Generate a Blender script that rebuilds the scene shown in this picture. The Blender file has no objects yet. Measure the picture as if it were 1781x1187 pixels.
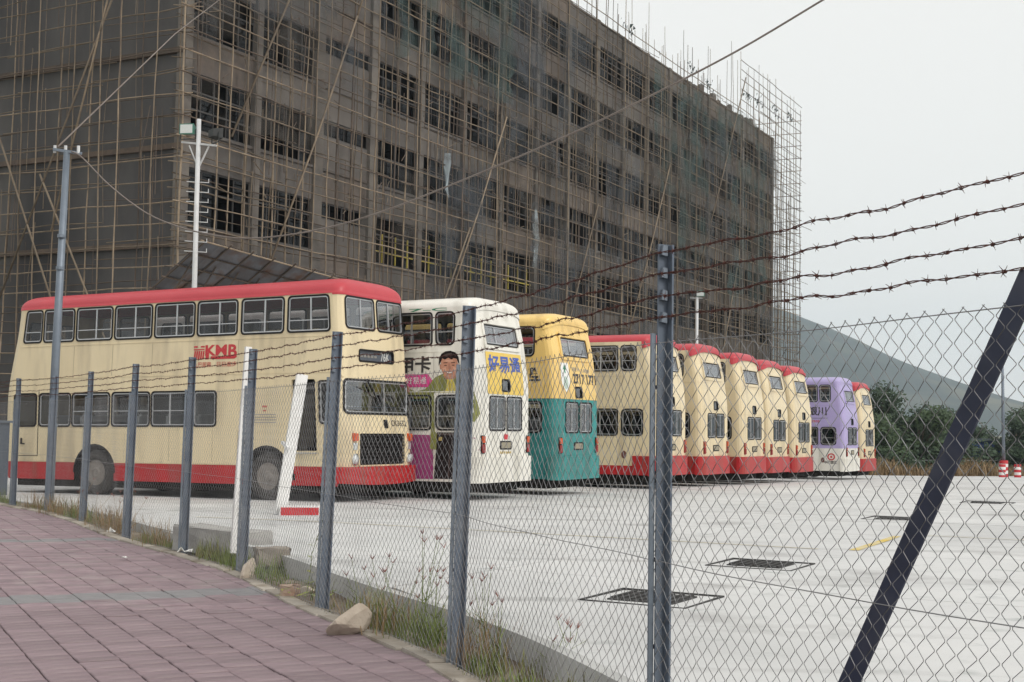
import bpy, bmesh, math, random
import numpy as np
from mathutils import Vector, Matrix
random.seed(7)
SC = bpy.context.scene
COL = SC.collection

# ------------------------------------------------------------------ camera
cam_d = bpy.data.cameras.new('camera'); cam = bpy.data.objects.new('camera', cam_d); COL.objects.link(cam)
PITCH = math.atan(144.5 / 2300.0); ROLL = 0.018
fw = Vector((0, math.cos(PITCH), math.sin(PITCH))); up0 = Vector((0, -math.sin(PITCH), math.cos(PITCH))); rt0 = Vector((1, 0, 0))
cup = math.cos(ROLL) * up0 - math.sin(ROLL) * rt0
crt = math.cos(ROLL) * rt0 + math.sin(ROLL) * up0
m3 = Matrix((crt, cup, -fw)).transposed()
cam.matrix_world = Matrix.Translation((0, 0, 1.6)) @ m3.to_4x4()
cam_d.sensor_width = 36.0; cam_d.lens = 2300.0 / 1781.0 * 36.0
cam_d.clip_start = 0.05; cam_d.clip_end = 9000
SC.camera = cam

# ------------------------------------------------------------------ sky and sun
SUN_DIR = Vector((0.62, -0.62, 0.80)).normalized()        # towards the sun
wd = bpy.data.worlds.new('World'); SC.world = wd; wd.use_nodes = True
nt = wd.node_tree; nt.nodes.clear()
sky = nt.nodes.new('ShaderNodeTexSky'); sky.sky_type = 'NISHITA'; sky.sun_disc = False
sky.sun_elevation = math.asin(SUN_DIR.z); sky.sun_rotation = math.atan2(SUN_DIR.x, SUN_DIR.y)
sky.air_density = 1.0; sky.dust_density = 4.0; sky.ozone_density = 1.0
mixn = nt.nodes.new('ShaderNodeMix'); mixn.data_type = 'RGBA'
mixn.inputs['Factor'].default_value = 0.86
nt.links.new(sky.outputs[0], mixn.inputs['A'])
mixn.inputs['B'].default_value = (10.0, 9.9, 9.45, 1)      # even overcast layer
bg = nt.nodes.new('ShaderNodeBackground'); bg.inputs['Strength'].default_value = 0.10
wo = nt.nodes.new('ShaderNodeOutputWorld')
nt.links.new(mixn.outputs['Result'], bg.inputs[0]); nt.links.new(bg.outputs[0], wo.inputs[0])
sun_d = bpy.data.lights.new('sun', 'SUN'); sun_d.energy = 1.5; sun_d.angle = math.radians(16); sun_d.color = (1.0, 0.96, 0.9)
sun = bpy.data.objects.new('sun', sun_d); COL.objects.link(sun)
sun.rotation_euler = (-SUN_DIR).to_track_quat('-Z', 'Y').to_euler()
SC.view_settings.view_transform = 'Standard'; SC.view_settings.look = 'None'
SC.view_settings.exposure = 0.10; SC.view_settings.gamma = 1.0; SC.view_settings.use_curve_mapping = False
SC.cycles.max_bounces = 5; SC.cycles.diffuse_bounces = 3; SC.cycles.glossy_bounces = 2; SC.cycles.transparent_max_bounces = 16; SC.cycles.adaptive_threshold = .025; SC.cycles.volume_bounces = 1

# ------------------------------------------------------------------ helpers
def link(o, parent=None):
    COL.objects.link(o)
    if parent is not None: o.parent = parent
    return o
def tag(o, label=None, cat=None, group=None, kind=None):
    if label: o['label'] = label
    if cat: o['category'] = cat
    if group: o['group'] = group
    if kind: o['kind'] = kind
    return o
def empty(name, loc=(0, 0, 0), rz=0.0, label=None, cat=None, group=None):
    o = bpy.data.objects.new(name, None); o.location = loc; o.rotation_euler = (0, 0, rz)
    o.empty_display_size = 0.2
    link(o); return tag(o, label, cat, group)
def children(o): return [c for c in bpy.data.objects if c.parent == o]
def copy_tree(o, kids, parent=None):
    c = o.copy(); COL.objects.link(c)
    if parent is not None: c.parent = parent
    for ch in kids.get(o.name, []): copy_tree(ch, kids, c)
    return c
def kid_map():
    d = {}
    for o in bpy.data.objects:
        if o.parent: d.setdefault(o.parent.name, []).append(o)
    return d

class MB:
    def __init__(s): s.v = []; s.f = []; s.m = []
    def add(s, vs, fs, mi=0):
        b = len(s.v); s.v += [tuple(p) for p in vs]
        for f in fs: s.f.append(tuple(b + i for i in f)); s.m.append(mi)
    def hexa(s, p, mi=0):
        s.add(p, [(0, 3, 2, 1), (4, 5, 6, 7), (0, 1, 5, 4), (1, 2, 6, 5), (2, 3, 7, 6), (3, 0, 4, 7)], mi)
    def box(s, x0, x1, y0, y1, z0, z1, mi=0):
        s.hexa([(x0, y0, z0), (x1, y0, z0), (x1, y1, z0), (x0, y1, z0), (x0, y0, z1), (x1, y0, z1), (x1, y1, z1), (x0, y1, z1)], mi)
    def mbox(s, M, a0, a1, z0, z1, o0, o1, mi=0):
        s.hexa([M(a0, z0, o0), M(a1, z0, o0), M(a1, z0, o1), M(a0, z0, o1), M(a0, z1, o0), M(a1, z1, o0), M(a1, z1, o1), M(a0, z1, o1)], mi)
    def bar(s, a, b, w, h, mi=0, upv=(0, 0, 1)):
        a = Vector(a); b = Vector(b); d = (b - a).normalized(); u = Vector(upv)
        r = d.cross(u)
        if r.length < 1e-4: r = d.cross(Vector((1, 0, 0)))
        r.normalize(); u = r.cross(d)
        q = lambda c, i, j: c + r * (i * w / 2) + u * (j * h / 2)
        s.hexa([q(a, -1, -1), q(a, 1, -1), q(b, 1, -1), q(b, -1, -1), q(a, -1, 1), q(a, 1, 1), q(b, 1, 1), q(b, -1, 1)], mi)
    def tube(s, pts, r, n=5, mi=0, cap=True):
        pts = [Vector(p) for p in pts]; N = len(pts)
        rs = r if isinstance(r, (list, tuple)) else [r] * N
        vs = []; prev = None
        for i in range(N):
            d = (pts[min(i + 1, N - 1)] - pts[max(i - 1, 0)])
            if d.length < 1e-9: d = Vector((0, 0, 1))
            d.normalize()
            if prev is None:
                ref = Vector((0, 0, 1)) if abs(d.z) < .9 else Vector((1, 0, 0))
                a = d.cross(ref).normalized()
            else:
                a = prev - d * prev.dot(d)
                a = a.normalized() if a.length > 1e-6 else d.cross(Vector((0.3, 1, .2))).normalized()
            prev = a; b = d.cross(a)
            for k in range(n):
                t = 2 * math.pi * k / n
                vs.append(pts[i] + (a * math.cos(t) + b * math.sin(t)) * rs[i])
        fs = []
        for i in range(N - 1):
            for k in range(n):
                k2 = (k + 1) % n
                fs.append((i * n + k, i * n + k2, (i + 1) * n + k2, (i + 1) * n + k))
        if cap and n > 2:
            fs.append(tuple(range(n))[::-1]); fs.append(tuple((N - 1) * n + k for k in range(n)))
        s.add(vs, fs, mi)
    def lathe(s, prof, c=(0, 0, 0), axis='z', n=16, mi=0, cap=True):
        vs = []
        for (r, h) in prof:
            for k in range(n):
                t = 2 * math.pi * k / n; a, b = r * math.cos(t), r * math.sin(t)
                if axis == 'z': p = (c[0] + a, c[1] + b, c[2] + h)
                elif axis == 'y': p = (c[0] + a, c[1] + h, c[2] + b)
                else: p = (c[0] + h, c[1] + a, c[2] + b)
                vs.append(p)
        fs = []
        for i in range(len(prof) - 1):
            for k in range(n):
                k2 = (k + 1) % n; fs.append((i * n + k, i * n + k2, (i + 1) * n + k2, (i + 1) * n + k))
        if cap: fs.append(tuple(range(n))); fs.append(tuple((len(prof) - 1) * n + k for k in range(n)))
        s.add(vs, fs, mi)
    def mesh(s, name, mats, smooth=False):
        me = bpy.data.meshes.new(name); me.from_pydata(s.v, [], s.f)
        for m in (mats if isinstance(mats, (list, tuple)) else [mats]): me.materials.append(m)
        if any(s.m): me.polygons.foreach_set('material_index', s.m)
        if smooth: me.polygons.foreach_set('use_smooth', [True] * len(me.polygons))
        me.update(); return me
    def build(s, name, mats, parent=None, smooth=False):
        return link(bpy.data.objects.new(name, s.mesh(name, mats, smooth)), parent)
def fixn(o):
    bm = bmesh.new(); bm.from_mesh(o.data); bmesh.ops.recalc_face_normals(bm, faces=bm.faces); bm.to_mesh(o.data); bm.free(); return o

# ------------------------------------------------------------------ materials
def pm(name, c1, c2=None, scale=3.0, rough=.6, metal=0.0, bump=0.0, bscale=None, rnd=0.0, detail=5, stretch=None, c3=None, s3=.5, spec=None, coords='Object'):
    m = bpy.data.materials.new(name); m.use_nodes = True
    t = m.node_tree; b = t.nodes['Principled BSDF']
    b.inputs['Roughness'].default_value = rough; b.inputs['Metallic'].default_value = metal
    if spec is not None: b.inputs['Specular IOR Level'].default_value = spec
    tc = t.nodes.new('ShaderNodeTexCoord'); mp = t.nodes.new('ShaderNodeMapping')
    t.links.new(tc.outputs[coords], mp.inputs[0])
    if stretch: mp.inputs['Scale'].default_value = stretch
    col = None
    if c2 is not None:
        n = t.nodes.new('ShaderNodeTexNoise'); n.inputs['Scale'].default_value = scale; n.inputs['Detail'].default_value = detail
        n.inputs['Roughness'].default_value = .62
        t.links.new(mp.outputs[0], n.inputs['Vector'])
        r = t.nodes.new('ShaderNodeValToRGB'); r.color_ramp.elements[0].position = .32; r.color_ramp.elements[1].position = .68
        r.color_ramp.elements[0].color = (*c2, 1); r.color_ramp.elements[1].color = (*c1, 1)
        t.links.new(n.outputs['Fac'], r.inputs[0]); col = r.outputs[0]
    else:
        rgb = t.nodes.new('ShaderNodeRGB'); rgb.outputs[0].default_value = (*c1, 1); col = rgb.outputs[0]
    if c3 is not None:
        n3 = t.nodes.new('ShaderNodeTexNoise'); n3.inputs['Scale'].default_value = s3; n3.inputs['Detail'].default_value = 6
        t.links.new(mp.outputs[0], n3.inputs['Vector'])
        r3 = t.nodes.new('ShaderNodeValToRGB'); r3.color_ramp.elements[0].position = .5; r3.color_ramp.elements[1].position = .72
        t.links.new(n3.outputs['Fac'], r3.inputs[0])
        mx = t.nodes.new('ShaderNodeMix'); mx.data_type = 'RGBA'
        t.links.new(r3.outputs[0], mx.inputs['Factor']); t.links.new(col, mx.inputs['A']); mx.inputs['B'].default_value = (*c3, 1)
        col = mx.outputs['Result']
    if rnd:
        oi = t.nodes.new('ShaderNodeObjectInfo'); mr = t.nodes.new('ShaderNodeMapRange')
        mr.inputs['To Min'].default_value = 1 - rnd; mr.inputs['To Max'].default_value = 1 + rnd
        t.links.new(oi.outputs['Random'], mr.inputs[0])
        hs = t.nodes.new('ShaderNodeHueSaturation'); t.links.new(mr.outputs[0], hs.inputs['Value']); t.links.new(col, hs.inputs['Color'])
        col = hs.outputs[0]
    t.links.new(col, b.inputs['Base Color'])
    if bump:
        nb = t.nodes.new('ShaderNodeTexNoise'); nb.inputs['Scale'].default_value = bscale or scale * 4; nb.inputs['Detail'].default_value = 6
        t.links.new(mp.outputs[0], nb.inputs['Vector'])
        bp = t.nodes.new('ShaderNodeBump'); bp.inputs['Strength'].default_value = bump; bp.inputs['Distance'].default_value = .02
        t.links.new(nb.outputs['Fac'], bp.inputs['Height']); t.links.new(bp.outputs[0], b.inputs['Normal'])
    return m
def glassm(name, tint=(.55, .58, .6), refl=.12):
    m = bpy.data.materials.new(name); m.use_nodes = True; t = m.node_tree; t.nodes.clear()
    o = t.nodes.new('ShaderNodeOutputMaterial'); tr = t.nodes.new('ShaderNodeBsdfTransparent'); tr.inputs[0].default_value = (*tint, 1)
    g = t.nodes.new('ShaderNodeBsdfGlossy'); g.inputs['Roughness'].default_value = .04; g.inputs[0].default_value = (.9, .92, .95, 1)
    fr = t.nodes.new('ShaderNodeLayerWeight'); fr.inputs[0].default_value = .3
    ma = t.nodes.new('ShaderNodeMath'); ma.operation = 'MULTIPLY_ADD'; ma.inputs[1].default_value = .3; ma.inputs[2].default_value = refl
    t.links.new(fr.outputs['Fresnel'], ma.inputs[0])
    mx = t.nodes.new('ShaderNodeMixShader'); t.links.new(ma.outputs[0], mx.inputs[0]); t.links.new(tr.outputs[0], mx.inputs[1]); t.links.new(g.outputs[0], mx.inputs[2])
    t.links.new(mx.outputs[0], o.inputs[0]); return m
def netm(name, col, dens=.5, scale=1.2):
    m = bpy.data.materials.new(name); m.use_nodes = True; t = m.node_tree; b = t.nodes['Principled BSDF']
    b.inputs['Base Color'].default_value = (*col, 1); b.inputs['Roughness'].default_value = .8
    tc = t.nodes.new('ShaderNodeTexCoord'); n = t.nodes.new('ShaderNodeTexNoise'); n.inputs['Scale'].default_value = scale; n.inputs['Detail'].default_value = 8
    t.links.new(tc.outputs['Object'], n.inputs['Vector'])
    mr = t.nodes.new('ShaderNodeMapRange'); mr.inputs['From Min'].default_value = .42; mr.inputs['From Max'].default_value = .66
    mr.inputs['To Min'].default_value = 0.0; mr.inputs['To Max'].default_value = dens
    t.links.new(n.outputs['Fac'], mr.inputs[0]); t.links.new(mr.outputs[0], b.inputs['Alpha']); return m

CREAM = pm('cream_paint', (.76, .645, .43), (.69, .575, .375), .9, .34, stretch=(1.6, 1.6, .3), c3=(.52, .43, .285), s3=1.5)
RED = pm('red_paint', (.46, .012, .016), (.35, .013, .017), 1.3, .36, stretch=(1.6, 1.6, .4), c3=(.30, .05, .04), s3=2.0)
ROOFRED = pm('faded_red_roof_paint', (.50, .05, .065), (.44, .035, .05), .9, .45)
WHITEP = pm('white_paint', (.80, .78, .72), (.72, .70, .64), .9, .34, stretch=(1.6, 1.6, .35), c3=(.56, .54, .48), s3=1.5)
YELLOWP = pm('yellow_paint', (.84, .59, .21), (.76, .52, .17), 1.0, .34, stretch=(1.6, 1.6, .35), c3=(.55, .36, .12), s3=1.6)
TEAL = pm('teal_paint', (.02, .26, .25), (.025, .20, .195), 1.0, .34, stretch=(1.6, 1.6, .35), c3=(.03, .15, .14), s3=1.6)
LILAC = pm('lilac_paint', (.36, .31, .56), (.42, .36, .60), .7, .4)
MAGENTA = pm('magenta_print', (.34, .05, .19), (.28, .045, .16), 2, .4)
BLACKR = pm('black_rubber', (.014, .013, .014), None, rough=.6, spec=.2)
ALU = pm('window_aluminium', (.55, .56, .57), (.45, .46, .48), 6, .35, metal=.7)
GLASS = glassm('bus_glass', (.62, .64, .66), .035)
GLASSR = glassm('rear_glass', (.5, .52, .55), .38)
GLASSC = glassm('sign_glass', (.9, .9, .9), .0)
GLASSF = glassm('windscreen_glass', (.50, .53, .55), .24)
DARKIN = pm('bus_interior', (.10, .095, .09), (.07, .065, .06), 3, .7, spec=.2)
UNDER = pm('underbody_black', (.02, .019, .018), (.03, .028, .025), 4, .8, spec=.1)
TYRE = pm('tyre_rubber', (.055, .05, .047), (.032, .03, .028), 6, .85, bump=.2)
RIM = pm('wheel_steel', (.26, .235, .21), (.17, .15, .135), 8, .6, metal=.1)
SEATW = pm('seat_white', (.62, .62, .60), (.5, .5, .49), 5, .5)
SEATG = pm('seat_grey', (.22, .23, .25), (.18, .19, .2), 5, .6)
SEATY = pm('seat_yellow', (.6, .42, .12), None, rough=.5)
LENSO = pm('orange_lens', (.55, .09, .025), None, rough=.2)
LENSR = pm('red_lens', (.28, .02, .02), None, rough=.2)
LENSW = pm('clear_lens', (.7, .72, .72), None, rough=.1, metal=.5)
CHROME = pm('chrome', (.7, .7, .7), None, rough=.18, metal=1)
GRILLE = pm('grille_black', (.022, .02, .02), (.03, .028, .028), 10, .6, spec=.15)
INKR = pm('red_ink', (.52, .03, .04), None, rough=.45)
INKB = pm('blue_ink', (.05, .10, .40), None, rough=.45)
INKK = pm('black_ink', (.03, .028, .03), None, rough=.5)
INKG = pm('green_ink', (.04, .24, .13), None, rough=.5)
INKW = pm('white_ink', (.78, .78, .76), None, rough=.5)
INKGR = pm('grey_ink', (.35, .33, .3), None, rough=.5)
SKINP = pm('print_skin', (.50, .24, .16), (.44, .2, .13), 3, .45)
OLIVEP = pm('print_olive', (.24, .25, .06), (.18, .19, .05), 5, .45)
PYEL = pm('print_yellow', (.55, .45, .08), None, rough=.45)
HAIRP = pm('print_hair', (.018, .013, .013), None, rough=.6, spec=.1)

CONC = pm('building_concrete', (.165, .150, .136), (.10, .092, .087), .35, .9, bump=.4, bscale=2.5, c3=(.068, .063, .06), s3=.22, stretch=(1, 1, .45))
CONCL = pm('end_wall_render', (.125, .119, .116), (.07, .068, .07), .3, .9, bump=.4, bscale=2, c3=(.048, .048, .052), s3=.2, stretch=(1, 1, .4))
CONCC = pm('column_concrete', (.185, .168, .148), (.115, .105, .096), .7, .9, bump=.3, bscale=3, rnd=.1)
BRICKY = pm('brick_infill', (.18, .145, .12), (.115, .102, .093), .9, .9, bump=.4, rnd=.18, c3=(.07, .068, .066), s3=.6)
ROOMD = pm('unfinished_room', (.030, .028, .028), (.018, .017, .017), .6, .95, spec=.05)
STEELF = pm('window_steel', (.075, .072, .07), (.05, .048, .047), 3, .6, rnd=.2)
BGLASS = glassm('building_glass', (.30, .31, .32), .02)
YRAIL = pm('yellow_rail_paint', (.42, .34, .06), None, rough=.5)
BAMBOO = pm('weathered_bamboo', (.255, .20, .14), (.14, .107, .075), 1.6, .7, rnd=.35)
BAMBOOD = pm('dark_bamboo_and_ledge_shade', (.125, .092, .068), (.075, .058, .047), 1.6, .75, rnd=.35)
NETG = netm('green_debris_net', (.05, .085, .082), .55, .55)
NETB = netm('blue_debris_net', (.07, .08, .092), .42, .5)
TARPL = netm('pale_net', (.34, .40, .43), .8, .9)
CORR = pm('corrugated_iron', (.20, .21, .235), (.13, .12, .125), 1.2, .6, metal=.2, rnd=.15, c3=(.16, .09, .06), s3=1.3)

SLAB = pm('yard_concrete', (.61, .608, .602), (.52, .52, .518), .45, .72, bump=.10, bscale=20, rnd=.05, c3=(.43, .43, .428), s3=.16, coords='Object')
JOINT = pm('slab_joint', (.10, .095, .09), (.07, .067, .065), 2, .95)
EDGE = pm('yard_edge_concrete', (.50, .50, .49), (.41, .41, .40), 1.2, .9, bump=.3, c3=(.33, .33, .32), s3=.9)
PAVER = pm('pink_paver', (.268, .195, .21), (.195, .145, .16), 5, .85, bump=.25, bscale=60, rnd=.13, c3=(.26, .215, .215), s3=2.2)
PAVERG = pm('grey_paver', (.255, .245, .25), (.20, .195, .20), 5, .85, bump=.2, bscale=60, rnd=.12)
SAND = pm('joint_sand', (.10, .085, .075), (.06, .052, .048), 8, .95)
KERB = pm('kerb_concrete', (.40, .36, .31), (.27, .235, .195), 4, .9, bump=.5, rnd=.2, c3=(.19, .155, .115), s3=3.5)
SOIL = pm('verge_soil', (.20, .155, .105), (.13, .10, .07), 3, .95, bump=.6, c3=(.30, .26, .2), s3=2)
GROUND = pm('far_ground', (.19, .165, .10), (.12, .12, .07), .05, .95)
GRASS = pm('verge_grass_leaf', (.12, .18, .04), (.17, .19, .06), 1.4, .8, c3=(.24, .19, .10), s3=1.1, coords='Object')
DRYG = pm('dry_grass_leaf', (.30, .21, .11), (.22, .15, .08), 2, .85)
SEEDR = pm('red_seed_head', (.20, .075, .06), (.28, .12, .09), 8, .8)
LEAFY = pm('yellow_green_leaf', (.20, .25, .045), (.28, .27, .06), 6, .7)
STONE = pm('rubble_stone', (.56, .49, .41), (.44, .37, .30), 6, .9, bump=.6, bscale=14, c3=(.24, .16, .10), s3=3)
KERB2 = pm('weathered_block', (.42, .41, .39), (.33, .32, .305), 2.5, .9, bump=.4, c3=(.26, .255, .24), s3=2)
BRICKM = pm('broken_brick', (.32, .20, .14), (.42, .34, .28), 6, .9, bump=.5)
PAPER = pm('litter_paper', (.78, .78, .76), None, rough=.8)
POSTM = pm('galvanised_blue_grey', (.135, .165, .21), (.10, .125, .165), 4, .55, metal=.25, rnd=.08, c3=(.16, .18, .21), s3=5, coords='Object')
BRACEM = pm('navy_painted_steel', (.022, .029, .065), (.016, .021, .048), 5, .5, c3=(.05, .055, .085), s3=4)
WIREM = pm('chain_link_wire', (.32, .32, .33), (.20, .195, .195), 3, .5, metal=.55)
RUST = pm('rusty_barbed_wire', (.10, .03, .022), (.055, .02, .016), 30, .85)
RUSTD = pm('rust_bolt', (.10, .045, .03), (.06, .03, .025), 20, .9)
GALV = pm('galvanised_pole', (.20, .235, .28), (.15, .18, .22), 3, .5, metal=.35)
POLEW = pm('white_pole_paint', (.62, .63, .64), (.52, .53, .54), 3, .5)
FLOODC = pm('flood_housing', (.018, .02, .02), None, rough=.5)
FLOODG = pm('flood_housing_green', (.06, .20, .15), None, rough=.5)
FLOODL = pm('flood_glass', (.60, .64, .63), None, rough=.15)
CABLE = pm('weathered_cable', (.16, .13, .115), (.22, .19, .17), 4, .8)
BOARDW = pm('white_board_paint', (.78, .78, .78), (.70, .69, .67), 3, .6)
YLINE = pm('yellow_road_paint', (.62, .44, .06), (.58, .50, .30), 2.2, .8)
YLINEF = pm('faded_yellow_paint', (.62, .56, .40), (.60, .57, .48), 2.5, .8)
GRATE = pm('drain_grate_iron', (.05, .048, .047), (.03, .03, .03), 12, .8)
BARK = pm('bark', (.12, .09, .065), (.08, .06, .045), 3, .9)
LEAF1 = pm('tree_leaf_dark', (.035, .065, .028), (.02, .042, .018), .9, .7)
LEAF2 = pm('tree_leaf_mid', (.055, .09, .032), (.035, .062, .025), .9, .7)
HILLM = pm('hill_scrub', (.045, .062, .055), (.024, .038, .038), .012, .95, detail=10, c3=(.13, .12, .075), s3=.006)  # scrub colours shifted towards blue, painting in extra distance haze
CABM = pm('cabinet_paint', (.10, .12, .15), (.08, .10, .13), 3, .6)
RAILM = pm('far_rail_steel', (.42, .43, .43), None, rough=.5, metal=.4)
BLUEM = pm('blue_sheet', (.05, .10, .30), (.04, .08, .24), 2, .6)

# ------------------------------------------------------------------ layout functions
UX, UY = .4688, .8833          # along the long facade / along the bus row
VX, VY = .8833, -.4688         # out from the facade / bus length
ROT = math.atan2(VY, VX)
YT = [-50, 0, 9, 20, 26, 30, 40, 50, 60, 80, 150, 400]; ZT = [.2, .2, .18, .07, -.02, -.06, -.19, -.38, -.6, -1.05, -1.6, -2]
def yardz(x, y): return float(np.interp(y, YT, ZT)) + .013 * min(0.0, x + 3)
def pathz(y): return .05 - .006 * y
BC = (-3.37, 26.5)             # corner of the first bus
def uv(u, v, z=None):
    x = BC[0] + UX * u + VX * v; y = BC[1] + UY * u + VY * v
    return Vector((x, y, yardz(x, y) if z is None else z))

FP = [(-13.2, 30.6), (-11.2, 27.75), (-9.36, 25.09), (-8.14, 23.49), (-6.79, 21.23), (-5.26, 18.34), (-3.97, 16.28), (-2.86, 14.34), (-1.6, 11.55), (-.34, 8.95), (.68, 5.89), (1.60, 3.9), (2.25, 1.4), (3.0, -2.0), (3.6, -6.0)]
def offs(pts, d):
    out = []
    for i, p in enumerate(pts):
        a = Vector(pts[max(i - 1, 0)]); b = Vector(pts[min(i + 1, len(pts) - 1)]); t = (b - a).normalized()
        n = Vector((-t.y, t.x))     # left of travel = towards the yard
        out.append((p[0] + n.x * d, p[1] + n.y * d))
    return out
def resample(pts, step):
    P = [Vector(p) for p in pts]; out = []; 
    # Catmull-Rom then even spacing
    dense = []
    for i in range(len(P) - 1):
        p0, p1, p2, p3 = P[max(i - 1, 0)], P[i], P[i + 1], P[min(i + 2, len(P) - 1)]
        for k in range(12):
            t = k / 12
            dense.append(.5 * ((2 * p1) + (p2 - p0) * t + (2 * p0 - 5 * p1 + 4 * p2 - p3) * t * t + (3 * p1 - p0 - 3 * p2 + p3) * t ** 3))
    dense.append(P[-1]); acc = 0; out = [dense[0]]
    for a, b in zip(dense, dense[1:]):
        L = (b - a).length; 
        while acc + L >= step and L > 1e-9:
            k = (step - acc) / L; a = a + (b - a) * k; out.append(a); L = (b - a).length; acc = 0
        acc += L
    return out
SM = [(p.x, p.y) for p in resample(FP, .25)]
def side_of(px, py, line=SM):
    # signed distance to the fence line, positive on the yard side
    best = 1e9; sg = 0
    a = np.array(line); d = (a[:, 0] - px) ** 2 + (a[:, 1] - py) ** 2; i = int(d.argmin())
    i0 = max(0, min(i, len(line) - 2)); 
    ax, ay = line[max(i0 - 1, 0)]; bx, by = line[i0 + 1]
    L = math.hypot(bx - ax, by - ay)
    return ((bx - ax) * (py - ay) - (by - ay) * (px - ax)) / L

# ------------------------------------------------------------------ ground, yard, footpath
mb = MB(); N = 40
for i in range(N):
    for j in range(N):
        x0, x1 = -3200 + 6400 * i / N, -3200 + 6400 * (i + 1) / N; y0, y1 = -180 + 3980 * j / N, -180 + 3980 * (j + 1) / N
        mb.add([(x0, y0, -2.4), (x1, y0, -2.4), (x1, y1, -2.4), (x0, y1, -2.4)], [(0, 1, 2, 3)])
tag(mb.build('ground', GROUND), kind='structure')

def cell_poly(u0, u1, v0, v1, cut=.42):
    bm = bmesh.new(); vs = []
    for (u, v) in ((u0, v0), (u1, v0), (u1, v1), (u0, v1)):
        p = uv(u, v, 0); vs.append(bm.verts.new((p.x, p.y, 0)))
    bm.faces.new(vs)
    cx, cy = uv((u0 + u1) / 2, (v0 + v1) / 2, 0)[:2]
    ds = [side_of(q.co.x, q.co.y) for q in vs]
    if max(ds) < cut: bm.free(); return None
    if min(ds) < cut:
        mids = [(q.co.x, q.co.y) for q in vs]
        # cut by the tangent of the fence near the crossing
        a = np.array(SM); best = None
        pts = [(x, y) for x, y in SM]
        inside = []
        o = Vector((cx, cy)); i = int(((a[:, 0] - cx) ** 2 + (a[:, 1] - cy) ** 2).argmin())
        for k in ([i] if True else []):
            k = max(4, min(k, len(SM) - 5)); t = (Vector(SM[k + 4]) - Vector(SM[k - 4])).normalized(); n = Vector((-t.y, t.x))
            co = Vector(SM[k]) + n * cut
            bmesh.ops.bisect_plane(bm, geom=bm.verts[:] + bm.edges[:] + bm.faces[:], dist=1e-5, plane_co=(co.x, co.y, 0), plane_no=(-n.x, -n.y, 0), clear_outer=True)
    if bm.faces:
        bmesh.ops.bisect_plane(bm, geom=bm.verts[:] + bm.edges[:] + bm.faces[:], dist=1e-5, plane_co=(24.2, 78.3, 0), plane_no=(-.5, .866, 0), clear_outer=True)
    if not bm.faces: bm.free(); return None
    return bm
def drape(bm, dz, thick=.0):
    ext = [v.co.copy() for v in bm.verts]
    xs = [p.x for p in ext]; ys = [p.y for p in ext]
    for k in range(1, 4):
        for co, no in (((min(xs) + (max(xs) - min(xs)) * k / 4, 0, 0), (1, 0, 0)), ((0, min(ys) + (max(ys) - min(ys)) * k / 4, 0), (0, 1, 0))):
            bmesh.ops.bisect_plane(bm, geom=bm.verts[:] + bm.edges[:] + bm.faces[:], dist=1e-5, plane_co=co, plane_no=no)
    if thick:
        r = bmesh.ops.extrude_face_region(bm, geom=bm.faces[:])
        low = set(e for e in r['geom'] if isinstance(e, bmesh.types.BMVert))
        for v in bm.verts: v.co.z = yardz(v.co.x, v.co.y) + dz - (0 if v in low else thick)
        bmesh.ops.recalc_face_normals(bm, faces=bm.faces)
    else:
        for v in bm.verts: v.co.z = yardz(v.co.x, v.co.y) + dz
def stain(mat):   # oil spots and dark tyre scuffs on the slabs
    t = mat.node_tree; b = t.nodes['Principled BSDF']; lk = b.inputs['Base Color'].links[0].from_socket
    tc = t.nodes.new('ShaderNodeTexCoord')
    for sc, lo, hi, col, st in ((.55, .60, .76, (.20, .19, .185, 1), (1, 1, 1)), (3.0, .60, .78, (.30, .32, .31, 1), (1, 1, 1)), (.9, .55, .75, (.33, .325, .32, 1), (.25, 2.2, 1))):
        mp = t.nodes.new('ShaderNodeMapping'); mp.inputs['Scale'].default_value = st; mp.inputs['Rotation'].default_value = (0, 0, ROT)
        n = t.nodes.new('ShaderNodeTexNoise'); n.inputs['Scale'].default_value = sc; n.inputs['Detail'].default_value = 7
        t.links.new(tc.outputs['Object'], mp.inputs[0]); t.links.new(mp.outputs[0], n.inputs['Vector'])
        mr = t.nodes.new('ShaderNodeMapRange'); mr.inputs['From Min'].default_value = lo; mr.inputs['From Max'].default_value = hi; mr.inputs['To Max'].default_value = .75
        t.links.new(n.outputs['Fac'], mr.inputs[0])
        mx = t.nodes.new('ShaderNodeMix'); mx.data_type = 'RGBA'; t.links.new(mr.outputs[0], mx.inputs['Factor']); t.links.new(lk, mx.inputs['A']); mx.inputs['B'].default_value = col
        lk = mx.outputs['Result']
    t.links.new(lk, b.inputs['Base Color'])
us = [-28 + 6 * i for i in range(17)]; vs_ = [-46 + 5.5 * i for i in range(20)]
ym = MB(); slabs = []
for i in range(len(us) - 1):
    for j in range(len(vs_) - 1):
        bm = cell_poly(us[i], us[i + 1], vs_[j], vs_[j + 1])
        if bm is None: continue
        drape(bm, -.014)
        idx = {v: k for k, v in enumerate(bm.verts)}
        ym.add([v.co for v in bm.verts], [tuple(idx[v] for v in f.verts) for f in bm.faces]); bm.free()
        bm = cell_poly(us[i] + .01, us[i + 1] - .01, vs_[j] + .01, vs_[j + 1] - .01)
        if bm is None: continue
        drape(bm, random.uniform(-.002, .002), .12)
        me = bpy.data.meshes.new('concrete_slab'); bm.to_mesh(me); bm.free(); me.materials.append(SLAB); slabs.append(me)
stain(SLAB)
yard = tag(ym.build('yard', JOINT), kind='structure')
for me in slabs: link(bpy.data.objects.new('concrete_slab', me), yard)
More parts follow.
